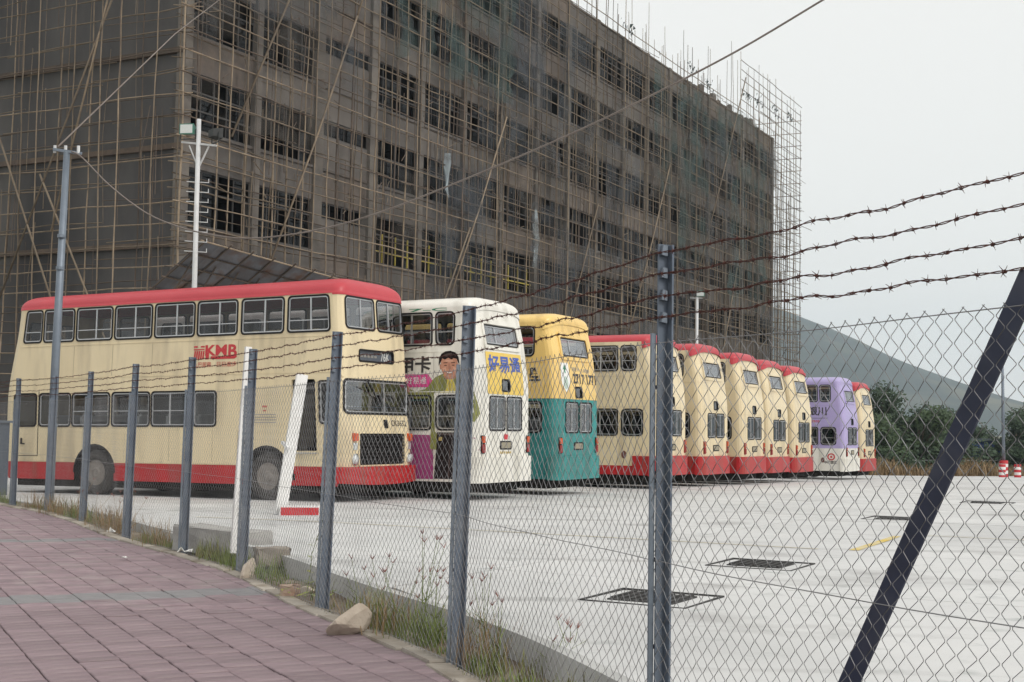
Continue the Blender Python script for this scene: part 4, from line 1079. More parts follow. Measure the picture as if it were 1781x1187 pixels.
fig([(-.98, 2.40), (-.90, 2.34), (-.86, 2.62), (-.93, 2.66)], JK2, .0055, 'printed_fold'); fig([(-1.6, 2.36), (-1.45, 2.25), (-1.25, 2.27), (-1.3, 2.33), (-1.46, 2.32)], JK2, .0055, 'printed_fold')
fig([(-.84, 2.70), (-.48, 2.70), (-.44, 2.32), (-.88, 2.32)], PYEL, .0065, 'printed_shirt')
fig([(-.84, 2.72), (-.72, 2.58), (-.76, 2.36), (-.88, 2.34), (-.92, 2.60)], JK1, .0075, 'printed_lapel'); fig([(-.50, 2.72), (-.58, 2.58), (-.50, 2.36), (-.42, 2.34), (-.40, 2.62)], JK1, .0075, 'printed_lapel')
fig([(-.69, 2.56), (-.66, 2.56), (-.65, 2.34), (-.68, 2.34)], pm('print_yellow_shade', (.36, .28, .05), None, rough=.5), .0078, 'printed_fold')
fig([(-1.00, .46), (-.36, .46), (-.34, 1.12), (-.36, 1.46), (-.94, 1.46), (-.95, 1.12)], HAIRP, .0065, 'printed_trousers')
fig([(-.70, .46), (-.66, .46), (-.64, 1.1), (-.66, 1.1)], HR2, .0078, 'printed_fold'); fig([(-.94, 1.40), (-.36, 1.40), (-.36, 1.45), (-.94, 1.45)], HR2, .0078, 'printed_belt')
fig([(-.90, 1.28), (-.82, 1.28), (-.82, 1.36), (-.90, 1.36)], BELT, .009, 'printed_buckle')
fig([(-.78, 2.74), (-.54, 2.74), (-.50, 2.66), (-.58, 2.60), (-.74, 2.60), (-.80, 2.66)], SK2, .0082, 'printed_neck')
fig([(-.85, 3.02), (-.86, 2.86), (-.82, 2.74), (-.74, 2.65), (-.66, 2.625), (-.58, 2.65), (-.50, 2.74), (-.46, 2.86), (-.47, 3.02), (-.56, 3.10), (-.76, 3.10)], SKINP, .0085, 'printed_face')
fig([(-.89, 2.92), (-.855, 2.94), (-.85, 2.82), (-.88, 2.82)], SK2, .0085, 'printed_ear'); fig([(-.47, 2.94), (-.435, 2.92), (-.44, 2.82), (-.47, 2.82)], SK2, .0085, 'printed_ear')
fig([(-.83, 2.84), (-.75, 2.87), (-.73, 2.80), (-.79, 2.74)], SK3, .0095, 'printed_cheek'); fig([(-.57, 2.87), (-.50, 2.84), (-.53, 2.74), (-.59, 2.80)], SK3, .0095, 'printed_cheek')
fig([(-.68, 2.95), (-.655, 2.95), (-.62, 2.83), (-.66, 2.815), (-.69, 2.83)], SK2, .0105, 'printed_nose'); fig([(-.76, 3.02), (-.56, 3.02), (-.58, 2.98), (-.74, 2.98)], SK3, .0095, 'printed_forehead')
fig([(-.91, 2.90), (-.90, 3.06), (-.84, 3.16), (-.74, 3.21), (-.62, 3.22), (-.50, 3.18), (-.43, 3.08), (-.42, 2.92), (-.45, 2.96), (-.48, 3.04), (-.55, 3.06), (-.60, 3.03), (-.68, 3.07), (-.76, 3.03), (-.82, 3.06), (-.86, 2.98)], HAIRP, .0105, 'printed_hair')
fig([(-.80, 3.12), (-.70, 3.16), (-.58, 3.17), (-.60, 3.14), (-.72, 3.12)], HR2, .0115, 'printed_hair_sheen')
for x in (-.75, -.57): fig(circ(x, 2.905, .035, .010, 8), HAIRP, .0105, 'printed_eye'); fig([(x - .05, 2.95), (x + .05, 2.955), (x + .045, 2.97), (x - .045, 2.965)], HAIRP, .0105, 'printed_brow')
fig([(-.745, 2.775), (-.66, 2.755), (-.575, 2.775), (-.60, 2.72), (-.66, 2.70), (-.72, 2.72)], SK2, .0105, 'printed_lips'); fig([(-.73, 2.765), (-.66, 2.75), (-.59, 2.765), (-.62, 2.735), (-.70, 2.735)], INKW, .0118, 'printed_teeth')
fig([(-1.74, 2.36), (-1.64, 2.32), (-1.60, 2.40), (-1.66, 2.48), (-1.74, 2.46)], SKINP, .0105, 'printed_hand')
decal(wb, W_, [(-1.82, 2.44), (-1.75, 2.72), (-1.16, 2.72), (-1.06, 2.58), (-1.16, 2.44)], pm('pink_print', (.62, .04, .24), None, rough=.45), .008, 'printed_bubble')
lettering(wb, W_, '好易通', -1.72, -1.2, 2.51, 2.66, INKW, .0, .011, 'white_lettering')
m = MB()
for k in range(6): m.mbox(bd.E, -.25 + .09 * k, -.20 + .09 * k, 1.0, 1.05, 0, .006)
m.build('small_plate_lettering', pm('ochre_ink', (.45, .33, .12), None, rough=.5), wb)
decal(wb, bd.E, [(-.08, 1.31), (.08, 1.31), (.10, 1.40), (.05, 1.44), (.02, 1.40), (0, 1.47), (-.03, 1.40), (-.07, 1.44), (-.10, 1.38)], INKR, .006, 'red_emblem')
decal(wb, W_, [(-.2, 1.36), (-.08, 1.35), (-.08, 1.33), (-.2, 1.34)], MAGENTA, .006, 'pink_mark'); decal(wb, W_, [(-.22, 1.12), (.0, 1.10), (.0, 1.08), (-.22, 1.10)], MAGENTA, .006, 'pink_mark')

# yellow and teal bus
yb, bd = rear_bus('double-decker bus with yellow upper half and teal lower half', (YELLOWP, TEAL, None, YELLOWP, 2.325), 'yellow')
place(yb, 6.54, V0, 9.6)
lettering(yb, bd.E, '2717 1771', -.28, 1.08, 2.71, 2.96, INKK, .035, .006, 'telephone_number')
lettering(yb, bd.E, '辦團包車', -.30, .12, 3.02, 3.12, INKGR, .0, .006, 'small_lettering'); lettering(yb, bd.E, '九龍塘', .2, .75, 3.01, 3.10, INKGR, .0, .006, 'small_lettering')
decal(yb, bd.E, [(-.92, 3.22), (-.50, 3.22), (-.46, 2.85), (-.48, 2.68), (-.70, 2.47), (-.93, 2.68), (-.96, 2.85)], INKW, .006, 'shield')
decal(yb, bd.E, circ(-.71, 2.72, .13, .16), pm('pale_green_ink', (.45, .55, .48), None, rough=.5), .008, 'shield_field')
decal(yb, bd.E, [(-.74, 2.95), (-.68, 2.95), (-.68, 3.04), (-.60, 3.04), (-.71, 3.18), (-.82, 3.04), (-.74, 3.04)], INKG, .008, 'shield_tree')
lettering(yb, bd.S, '學', -.68, -.40, 2.66, 3.08, INKK, .02, .006, 'black_lettering')

# cream and red buses
kb, bd = rear_bus('cream and red double-decker bus beside the yellow and teal one, long side showing', (CREAM, CREAM, RED, ROOFRED, 2.325), 'plain')
place(kb, 12.9, V0, 9.6)
KM = kid_map()
for u, lab in ((16.4, 'cream double-decker bus, first of four packed together, second plain cream one from the teal bus'),
               (20.28, 'cream double-decker bus, second of the four packed tightly together'),
               (23.72, 'cream double-decker bus, third of the four packed tightly together'),
               (27.06, 'cream double-decker bus, last of the four packed together, next to the lilac bus'),
               (38.26, 'farthest cream double-decker bus standing beyond the lilac one')):
    c = copy_tree(kb, KM); c['label'] = lab; place(c, u + random.uniform(-.04, .04), V0 + random.uniform(-.18, .18), 9.6); c.rotation_euler[2] += random.uniform(-.006, .006)
# lilac bus
lb, bd = rear_bus('lilac and white double-decker bus near the end of the row', (LILAC, WHITEP, None, LILAC, 1.36), 'lilac')
place(lb, 34.54, V0, 9.6)
lettering(lb, bd.S, '銀川', -1.5, -.72, 2.76, 3.14, INKK, .02, .006, 'black_lettering')
m = MB(); m.mbox(bd.S, -1.9, -.7, 2.64, 2.655, 0, .006); m.build('thin_line', INKK, lb)
lettering(lb, bd.S, '遊樂船', -1.5, -1.0, 2.46, 2.56, INKR, .02, .006, 'red_lettering')
lettering(lb, bd.S, '中國旅遊', -.84, -.36, .70, .84, INKK, .02, .006, 'black_lettering')
ca = circ(-.58, 1.0, .15, .15, 20); cb = circ(-.58, 1.0, .10, .10, 20)
decal(lb, bd.S, ca, INKR, .006, 'round_emblem', [cb]); decal(lb, bd.S, circ(-.58, 1.0, .045, .045), INKR, .006, 'round_emblem')

# ------------------------------------------------------------------ lamp posts, cables
lp = empty('lamp_post', (-10.16, 42.0, -.25), 0, 'tall white floodlight post rising behind the nearest bus', 'lamp post')
m = MB(); m.tube([(0, 0, 0), (.0, 0, 6), (-.03, 0, 11.45)], [.095, .085, .072], 12); m.build('pole', POLEW, lp, True)
m = MB(); m.bar((-.62, .25, 10.75), (.62, -.25, 10.55), .06, .06); m.bar((.02, 0, 9.9), (.35, -.14, 10.55), .04, .04); m.bar((-.02, 0, 9.9), (-.35, .14, 10.62), .03, .03); m.build('crossarm', POLEW, lp)
for k in range(8):
    m = MB(); z = 7.2 + k * .32; m.bar((-.38, .1, z), (.38, -.1, z - .06), .025, .025); m.bar((.37, -.1, z - .07), (.37, -.1, z + .06), .02, .02); m.build('step_rung', POLEW, lp)
def flood(parent, x, y, z, rz, front, body):
    m = MB(); c, s = math.cos(rz), math.sin(rz)
    T = lambda p: (x + c * p[0] - s * p[1], y + s * p[0] + c * p[1], z + p[2])
    w, h, d = .24, .17, .16
    m.hexa([T((-w, -d, -h)), T((w, -d, -h)), T((w * .8, d, -h * .7)), T((-w * .8, d, -h * .7)), T((-w, -d, h)), T((w, -d, h)), T((w * .8, d, h * .7)), T((-w * .8, d, h * .7))]); f = m.build('floodlight', body, parent)
    m = MB(); m.hexa([T((-w * .86, -d - .01, -h * .82)), T((w * .86, -d - .01, -h * .82)), T((w * .86, -d + .02, -h * .82)), T((-w * .86, -d + .02, -h * .82)), T((-w * .86, -d - .01, h * .82)), T((w * .86, -d - .01, h * .82)), T((w * .86, -d + .02, h * .82)), T((-w * .86, -d + .02, h * .82))]); m.build('lens', front, f)
    m = MB(); m.bar(T((-w - .02, 0, -.3)), T((-w - .02, 0, .02)), .03, .03); m.bar(T((w + .02, 0, -.3)), T((w + .02, 0, .02)), .03, .03); m.bar(T((-w - .03, 0, -.3)), T((w + .03, 0, -.3)), .03, .03); m.build('bracket', FLOODC, f)
flood(lp, -.38, .1, 11.12, -.2, FLOODL, FLOODG); flood(lp, .56, -.2, 10.95, 2.2, FLOODC, FLOODC)

gp = empty('utility_pole', (-8.30, 24.35, -.10), 0, 'grey steel pole with cables on top standing before the nearest bus rear', 'pole')
m = MB(); m.tube([(-.12, 0, 0), (-.10, 0, 3), (-.08, .1, 6.62)], [.085, .075, .058], 10); m.build('pole', GALV, gp, True)
for z in (1.5, 3.1, 4.4, 5.0): m = MB(); m.tube([(-.115 + z * .005, .02, z), (-.115 + z * .005, .02, z + .06)], .09 - z * .003, 10); m.build('band', GALV, gp)
m = MB(); m.bar((-.32, .05, 6.66), (.2, .1, 6.60), .05, .05); m.build('crossarm', GALV, gp)
for x in (-.30, -.1, .14): m = MB(); m.tube([(x, .08, 6.6), (x, .08, 6.74)], .03, 8); m.build('insulator', POLEW, gp)
cab = [(-8.4, 24.496, 6.56), (-8.061, 24.266, 6.414), (-7.362, 23.79, 5.80), (-6.566, 23.25, 5.245), (-5.937, 22.823, 4.955), (-5.336, 22.414, 4.765), (-4.422, 21.793, 4.596), (-3.254, 20.999, 4.62), (-2.076, 20.198, 4.814), (-.553, 19.163, 5.24), (.826, 18.226, 5.681), (1.795, 17.567, 6.04), (2.834, 16.861, 6.469), (3.796, 16.208, 6.95), (4.101, 16.0, 7.111), (5.4, 15.1, 7.8)]
P = [Vector(p) for p in cab]; sm = []
for i in range(len(P) - 1):
    p0, p1, p2, p3 = P[max(i - 1, 0)], P[i], P[i + 1], P[min(i + 2, len(P) - 1)]
    for k in range(5):
        t = k / 5; sm.append(.5 * ((2 * p1) + (p2 - p0) * t + (2 * p0 - 5 * p1 + 4 * p2 - p3) * t * t + (3 * p1 - p0 - 3 * p2 + p3) * t ** 3))
sm.append(P[-1]); m = MB(); m.tube(sm, .013, 6); tag(m.build('overhead_cable', CABLE, None, True), 'sagging overhead cable sweeping from the grey pole up to the right', 'cable')
m = MB(); m.tube([(-8.55, 24.45, 6.62), (-10.0, 38, 12.8), (-11.70, 54.83, 20.0)], .017, 5); tag(m.build('stay_cable', CABLE, None, True), 'straight thin cable running from the grey pole top up to the scaffolding', 'cable')
fl = empty('lamp_post', (10.5, 75, -.95), 0, 'small far white lamp post in front of the scaffolding', 'lamp post')
m = MB(); m.tube([(0, 0, 0), (0, 0, 10)], [.11, .08], 8); m.build('pole', POLEW, fl, True); m = MB(); m.bar((-.4, 0, 9.9), (.3, 0, 9.9), .06, .06); m.build('crossarm', POLEW, fl)
flood(fl, -.25, 0, 10.15, .4, FLOODC, FLOODC); flood(fl, .2, 0, 10.15, -.3, FLOODL, FLOODG)
rl = empty('lamp_post', (29.55, 79.4, -1.05), 0, 'slender lamp post with striped base at the far right edge of the yard', 'lamp post')
m = MB(); m.tube([(0, 0, 0), (-.05, 0, 8.2)], [.12, .07], 8); m.build('pole', GALV, rl, True)
m = MB(); m.bar((-.7, 0, 8.15), (.4, 0, 8.2), .06, .06); m.build('crossarm', GALV, rl); flood(rl, -.5, 0, 8.4, .2, FLOODL, FLOODC)
for k in range(5): m = MB(); m.tube([(0, 0, .02 + k * .2), (0, 0, .21 + k * .2)], .25, 12); m.build('stripe_band', INKW if k % 2 else INKR, rl)

# ------------------------------------------------------------------ fence
fence = empty('chain_link_fence', (0, 0, 0), 0, 'chain-link fence on blue-grey steel posts topped by four barbed wires', 'fence')
FPI = list(range(1, 12)); PTS = [Vector((FP[i][0], FP[i][1], pathz(FP[i][1]))) for i in FPI]
HP = [2.42 + pathz(0) * 0] * len(PTS)
def seg(i):
    a, b = PTS[i], PTS[i + 1]; t = Vector((b.x - a.x, b.y - a.y, 0)).normalized(); return t, Vector((t.y, -t.x, 0))   # n towards the footpath
rf = random.Random(5)
leans = [.0, .004, .012, .016, .018, .012, .02, .028, .016, -.002, .0]
for i, p in enumerate(PTS):
    t, nn = seg(min(i, len(PTS) - 2))
    w, fl_, th = (.082 if i != 9 else .055), .05, .009
    m = MB(); T = lambda x, y, z: (p.x + t.x * x + nn.x * y + leans[i] * z * .9, p.y + t.y * x + nn.y * y, p.z + z)
    def bx(x0, x1, y0, y1, z0, z1, m=m, T=T): m.hexa([T(x0, y0, z0), T(x1, y0, z0), T(x1, y1, z0), T(x0, y1, z0), T(x0, y0, z1), T(x1, y0, z1), T(x1, y1, z1), T(x0, y1, z1)])
    yb0 = .035 - w
    bx(0, th, yb0, .035, -.2, 2.40); bx(th, fl_, yb0, yb0 + th, -.2, 2.395)
    po = m.build('post', POSTM, fence)
    m = MB(); bx(-.012, -.004, .036, .056, -.05, 2.0, m, T); bx(-.012, .0, .056, .062, -.05, 2.0, m, T); m.build('tension_bar', GALV, po)
    for z in (.25, .62, 1.0, 1.38, 1.76):
        m = MB(); c = Vector(T(-.012, .035, z)); m.tube([c, Vector(T(-.026, .035, z))], .012, 7); m.build('bolt', RUSTD, po)
    for z in (2.06, 2.16, 2.26, 2.36):
        m = MB(); m.hexa([T(.0, 0, z - .015), T(.03, 0, z - .015), T(.03, .03, z - .01), T(0, .03, z - .01), T(0, 0, z + .03), T(.03, 0, z + .03), T(.03, .022, z + .035), T(0, .022, z + .035)]); m.build('wire_clip', GALV, po)
W2 = .0425; WZ = .0375; WR = .00165
for i in range(len(PTS) - 1):
    a, b = PTS[i], PTS[i + 1]; t, nn = seg(i); L = (b.xy - a.xy).length; nw = int(L / W2); m = MB()
    n = 3
    for k in range(nw + 1):
        s0 = L * k / (nw + 1); z0 = -.02 + (W2 / 1.0 if False else 0); pts = []
        nj = 53
        for j in range(nj + 1):
            z = .0 + j * WZ; s = s0 + (W2 * (1.10 if i >= 6 else 1.02) if (j + k) % 2 else -W2 * (.10 if i >= 6 else .02))
            bow = .012 * math.sin(z * 3.1 + s * 2.3 + i) + .010 * math.sin(s * 5 + i * 2)
            s += .006 * math.sin(z * 6 + s * 3 + i) + .004 * math.sin(z * 13 + s * 7)
            base = a.z + (b.z - a.z) * s / L
            o = .060 + bow + (.0022 if j % 2 else -.0022)
            pts.append((a.x + t.x * s + nn.x * o + .015 * z * leans[min(i + 1, 10)], a.y + t.y * s + nn.y * o, base + z - .02))
        if i >= 6:      # rounded knuckles where the wires hook together
            q2 = []
            for j, p in enumerate(pts):
                if j in (0, nj): q2.append(p); continue
                pa, pb = Vector(pts[j - 1]), Vector(pts[j + 1]); pc = Vector(p); q2 += [pc.lerp(pa, .13) + (pb - pc) * .05, pc.lerp(pb, .13) + (pa - pc) * .05]
            pts = q2
        m.tube(pts, WR if i > 5 else .0012, n, cap=False)
    m.build('chain_link_mesh', WIREM, fence)
    for z in (.04, 1.0, 1.955):
        mm = MB(); P = []
        for q in range(13):
            s = L * q / 12; bow = .012 * math.sin(z * 3.1 + s * 2.3 + i) + .010 * math.sin(s * 5 + i * 2)
            P.append((a.x + t.x * s + nn.x * (.054 + bow), a.y + t.y * s + nn.y * (.054 + bow), a.z + (b.z - a.z) * s / L + z - .008 * math.sin(math.pi * q / 12)))
        mm.tube(P, .002, 4); mm.build('line_wire', WIREM, fence)
# barbed wire strands
def barb_mesh():
    m = MB()
    for s in (-1, 1):
        P = [(s * .004, .0065 * math.cos(q * .9), .0065 * math.sin(q * .9)) for q in range(8)]; m.tube([(s * .004 + .001 * q, y, z) for q, (x, y, z) in enumerate(P)], .0026, 4)
        m.tube([(s * .004, .004, .003), (s * .010, .012 * s, .024)], [.0024, .0008], 4); m.tube([(s * .004, -.004, -.003), (s * -.004, -.010 * s, -.022)], [.0024, .0008], 4)
    return m.mesh('barb', RUST)
BM = barb_mesh(); barbs = []
for q, z in enumerate((2.07, 2.165, 2.265, 2.36)):
    path = []
    for i in range(len(PTS) - 1):
        a, b = PTS[i], PTS[i + 1]; t, nn = seg(i); L = (b.xy - a.xy).length; ns = int(L / .022); w1, w2 = rf.random() * 6, rf.random() * 6; sag = rf.uniform(.0, .02)
        for k in range(ns + (1 if i == len(PTS) - 2 else 0)):
            s = L * k / ns; f = s / L
            zz = a.z + (b.z - a.z) * f + z - sag * 4 * f * (1 - f) + .006 * math.sin(s * 9 + w1) * math.sin(math.pi * f) + .004 * math.sin(s * 23 + w2) * math.sin(math.pi * f)
            la = leans[i] + (leans[i + 1] - leans[i]) * f
            path.append(Vector((a.x + t.x * s + nn.x * .038 + la * z * .9, a.y + t.y * s + nn.y * .038, zz)))
    m = MB(); A, B = [], []
    for k, p in enumerate(path):
        d = (path[min(k + 1, len(path) - 1)] - path[max(k - 1, 0)]).normalized(); r = d.cross(Vector((0, 0, 1))).normalized(); u = r.cross(d); ph = k * .9
        o = (r * math.cos(ph) + u * math.sin(ph)) * .0030; A.append(p + o); B.append(p - o)
    m.tube(A, .0023, 3, cap=False); m.tube(B, .0023, 3, cap=False)
    st = m.build('barbed_wire', RUST, fence)
    acc = 0; nxt = .05
    for k in range(1, len(path)):
        acc += (path[k] - path[k - 1]).length
        if acc > nxt:
            nxt += rf.uniform(.085, .115); d = (path[k] - path[k - 1]).normalized()
            barbs.append((path[k].y, path[k], d, st, rf.uniform(0, 6.28), rf.uniform(.6, .85)))
barbs.sort(key=lambda x: x[0]); rest = {}
for k, (y, p, d, st, ph, sc) in enumerate(barbs):
    ro = d.to_track_quat('X', 'Z').to_matrix().to_4x4(); M = Matrix.Translation(p) @ ro @ Matrix.Rotation(ph, 4, 'X') @ Matrix.Diagonal((sc, sc, sc, 1))
    if k < 300:
        o = bpy.data.objects.new('barb', BM); o.matrix_local = M; link(o, st)
    else:
        rest.setdefault(st.name, (st, MB()))[1].add([M @ v.co for v in BM.vertices], [tuple(f.vertices) for f in BM.polygons])
for st, mm in rest.values(): tag(mm.build('barbs', RUST, st), kind='stuff')
# diagonal brace of the corner post
t, nn = seg(len(PTS) - 2)
m = MB(); a = Vector((1.511, 3.95, 1.95)) - nn * .03; d = (Vector((1.214, 4.642, .743)) - Vector((1.511, 3.95, 1.933))).normalized(); a = a - d * .12; b = a + d * 2.34
sidev = d.cross(nn).normalized()
m.hexa([a - sidev * .0 - nn * .008, a + sidev * .088 - nn * .008, a + sidev * .088, a, b - nn * .008, b + sidev * .088 - nn * .008, b + sidev * .088, b])
a2, b2 = a + sidev * .08, b + sidev * .08
m.hexa([a2 - nn * .04, a2 + sidev * .008 - nn * .04, a2 + sidev * .008 - nn * .008, a2 - nn * .008, b2 - nn * .04, b2 + sidev * .008 - nn * .04, b2 + sidev * .008 - nn * .008, b2 - nn * .008])
m.build('diagonal_brace', BRACEM, fence)

# ------------------------------------------------------------------ things in the yard near the fence
def board(name, base, top, w, th, label, extra=None):
    r = empty(name, base, 0, label, 'board'); m = MB(); m.bar((0, 0, 0), Vector(top) - Vector(base), w, th, upv=(.5, -.86, 0)); m.build('plank', BOARDW, r); return r
b1 = board('white_board', (-3.82, 22.24, .02), (-3.56, 22.5, 2.38), .20, .05, 'white painted board leaning between the nearest bus front wheel and door')
m = MB(); m.bar((-.06, .35, 1.2), (.12, -.02, 1.1), .05, .05); m.bar((0.1, .05, .0), (.3, .9, .03), .06, .06); m.build('prop', BOARDW, b1)
b2 = board('white_board', (-3.06, 14.85, .11), (-2.99, 14.98, 2.42), .07, .05, 'white painted board standing right behind a fence post')
rbm = empty('striped_beam', (-3.80, 22.05, .03), .15, 'short red and white painted beam lying at the foot of a leaning board', 'beam')
m = MB(); m.box(0, .66, -.10, .12, 0, .15); m.build('beam', BOARDW, rbm); m = MB(); m.box(.02, .64, -.106, -.10, .0, .13); m.build('red_band', INKR, rbm)
def cblock(name, x, y, z, L, D, H, rz, mat, label, cat, chip=.03):
    bm = bmesh.new(); bmesh.ops.create_cube(bm, size=1)
    for v in bm.verts: v.co = Vector((v.co.x * L, v.co.y * D, (v.co.z + .5) * H))
    bmesh.ops.bevel(bm, geom=bm.edges[:], offset=min(H, D) * .06, segments=1, affect='EDGES')
    bmesh.ops.subdivide_edges(bm, edges=bm.edges[:], cuts=2, use_grid_fill=True)
    rr_ = random.Random(name + str(x))
    for v in bm.verts: v.co += Vector((rr_.gauss(0, 1), rr_.gauss(0, 1), rr_.gauss(0, 1))) * chip * .25
    me = bpy.data.meshes.new(name); bm.to_mesh(me); bm.free(); me.materials.append(mat)
    o = link(bpy.data.objects.new(name, me)); o.location = (x, y, z); o.rotation_euler = (0, 0, rz); return tag(o, label, cat)
cblock('concrete_block', -3.52, 16.35, -.06, 1.5, .4, .33, -.72, KERB2, 'long low grey concrete block just inside the fence', 'block', .02)
cblock('concrete_block', -2.56, 14.45, .02, .36, .22, .20, .35, KERB, 'small rough concrete block beside the long block, inside the fence', 'block', .03)
def rock(name, x, y, z, s, seed, mat, label, rz=0):
    bm = bmesh.new(); bmesh.ops.create_icosphere(bm, subdivisions=3, radius=1)
    r = random.Random(seed); pl = [(Vector((r.gauss(0, 1), r.gauss(0, 1), r.gauss(0, 1))).normalized(), r.uniform(.38, .66)) for _ in range(9)]
    pl.append((Vector((0, 0, -1)), .55))
    for v in bm.verts:
        for nv, dd in pl:
            k = v.co.dot(nv) - dd
            if k > 0: v.co -= nv * k
        v.co *= 1 + .035 * math.sin(v.co.x * 9 + seed) * math.sin(v.co.y * 11) * math.cos(v.co.z * 8)
        v.co = Vector((v.co.x * s[0], v.co.y * s[1], (v.co.z + .55) * s[2]))
    me = bpy.data.meshes.new(name); bm.to_mesh(me); bm.free(); me.materials.append(mat)
    o = link(bpy.data.objects.new(name, me)); o.location = (x, y, z); o.rotation_euler = (0, 0, rz); return tag(o, label, 'rock')
rock('rock', -1.19, 10.12, -.02, (.19, .15, .17), 4, STONE, 'largest broken rock lying on the pink pavers', .3)
rock('rock', -2.68, 13.72, -.03, (.12, .11, .15), 9, STONE, 'squarish rock on the kerb at a fence post foot', .7)
cblock('brick_fragment', -2.0, 12.28, -.01, .17, .12, .10, .3, BRICKM, 'broken brick fragment on the kerb among weeds', 'brick', .02)
rock('rock', -1.86, 12.5, -.02, (.09, .06, .05), 15, STONE, 'small flat rock next to the broken brick', .2)
rs = random.Random(3)
def litter(x, y, s, label, seed):
    r = random.Random(seed); m = MB(); NN = 5; vs = []
    for i in range(NN):
        for j in range(NN): vs.append(((i / (NN - 1) - .5) * s + r.gauss(0, s * .06), (j / (NN - 1) - .5) * s * .6 + r.gauss(0, s * .05), .01 + abs(r.gauss(0, s * .18))))
    m.add(vs, [(j * NN + i, j * NN + i + 1, (j + 1) * NN + i + 1, (j + 1) * NN + i) for j in range(NN - 1) for i in range(NN - 1)])
    o = m.build('litter', PAPER); o.location = (x, y, pathz(y) + .015); return tag(o, label, 'litter')
litter(-3.93, 16.2, .16, 'crumpled white paper on the kerb at a fence post', 1); litter(-5.66, 18.98, .12, 'small white scrap among dry weeds by the kerb', 2); litter(-4.41, 15.32, .06, 'tiny white scrap lying on the open pavers', 3)
# drain covers
for k, (x, y, sc, lab) in enumerate([(1.22, 11.22, 1.0, 'square drain grate nearest the fence'), (2.74, 14.45, 1.0, 'square drain grate second from the fence'), (7.04, 24.1, 1.15, 'square drain grate far out behind the diagonal brace'), (11.5, 31.95, 1.2, 'farthest dark square drain grate in the yard')]):
    z = yardz(x, y); r = empty('drain_cover', (x, y, z), ROT, lab, 'drain', 'drain grates in the yard')
    sl = math.atan((yardz(x, y + 1) - z)); r.rotation_euler = (0, 0, ROT)
    m = MB(); q = .47 * sc
    for (a, b, c, d) in ((-q, q, -q, -q + .02), (-q, q, q - .02, q), (-q, -q + .02, -q, q), (q - .02, q, -q, q)): m.box(a, b, c, d, -.01, .012)
    m.build('frame_joint', GRATE, r)
    m = MB(); g = .29 * sc; m.box(-g, g, -g, g, -.02, .013); gb = m.build('grate', GRATE, r)
    for i in range(7): m = MB(); xx = -g + .03 + i * (2 * g - .06) / 6; m.box(xx - .012, xx + .012, -g + .02, g - .02, .013, .028); m.build('grate_bar', GRATE, gb)
# grey cabinet at the far left edge
cb_ = empty('metal_cabinet', (-11.35, 28.6, -.12), -.5, 'dark grey metal cabinet at the left edge behind the fence', 'cabinet')
m = MB(); m.box(-.5, .5, -.25, .25, 0, 1.55); m.build('body', CABM, cb_); m = MB(); m.box(-.46, .46, -.27, -.25, .08, 1.47); m.build('door', CABM, cb_); m = MB(); m.box(-.54, .54, -.3, .3, 1.55, 1.6); m.build('lid', GALV, cb_)

# ------------------------------------------------------------------ weeds and grass along the fence
rg = random.Random(21)
def blade(m, x, y, z, h, w, mi=0, lean=None):
    a = rg.uniform(0, 6.28); l = (lean if lean is not None else rg.uniform(.15, .7)) * h; dx_, dy_ = math.cos(a), math.sin(a); sx, sy = -dy_ * w, dx_ * w
    m.add([(x - sx, y - sy, z), (x + sx, y + sy, z), (x + dx_ * l * .35 + sx * .8, y + dy_ * l * .35 + sy * .8, z + h * .6), (x + dx_ * l * .35 - sx * .8, y + dy_ * l * .35 - sy * .8, z + h * .6), (x + dx_ * l, y + dy_ * l, z + h)], [(0, 1, 2, 3), (3, 2, 4)], mi)
m = MB(); V2 = offs(SM, 0)
for c in range(760):
    i = rg.randrange(4, len(SM) - 30); y0 = SM[i][1]
    if y0 < 4 or (y0 > 16 and rg.random() < .35): continue
    if .5 + .5 * math.sin(i * .31) * math.sin(i * .117 + 1) < rg.random() * .9: continue
    dd = min(.40, max(-.03, rg.gauss(.14, .10))); a, b = SM[i], SM[min(i + 1, len(SM) - 1)]; t = (Vector(b) - Vector(a)).normalized(); cx, cy = a[0] - t.y * dd, a[1] + t.x * dd
    hh = rg.choice((.05, .07, .09, .12, .16, .24))
    for k in range(rg.randint(12, 30)):
        blade(m, cx + rg.gauss(0, .06), cy + rg.gauss(0, .06), pathz(cy) - .015, hh * rg.uniform(.4, 1.3), rg.uniform(.0025, .006))
tag(m.build('verge_grass', GRASS), 'green weedy grass growing along the foot of the fence', 'grass', kind='stuff')
m = MB()
for (cx, cy) in [(-7.9, 23.0), (-7.5, 22.5), (-5.6, 19.2), (-5.85, 19.7), (-6.2, 20.4), (-8.6, 24.2), (-4.6, 17.5), (-.9, 10.3), (-.2, 9.0)]:
    for k in range(90): blade(m, cx + rg.gauss(0, .12), cy + rg.gauss(0, .16), pathz(cy) - .01, rg.uniform(.12, .42), .004)
tag(m.build('dry_weeds', DRYG), 'clumps of dry brown weeds between the far fence posts', 'weeds', kind='stuff')
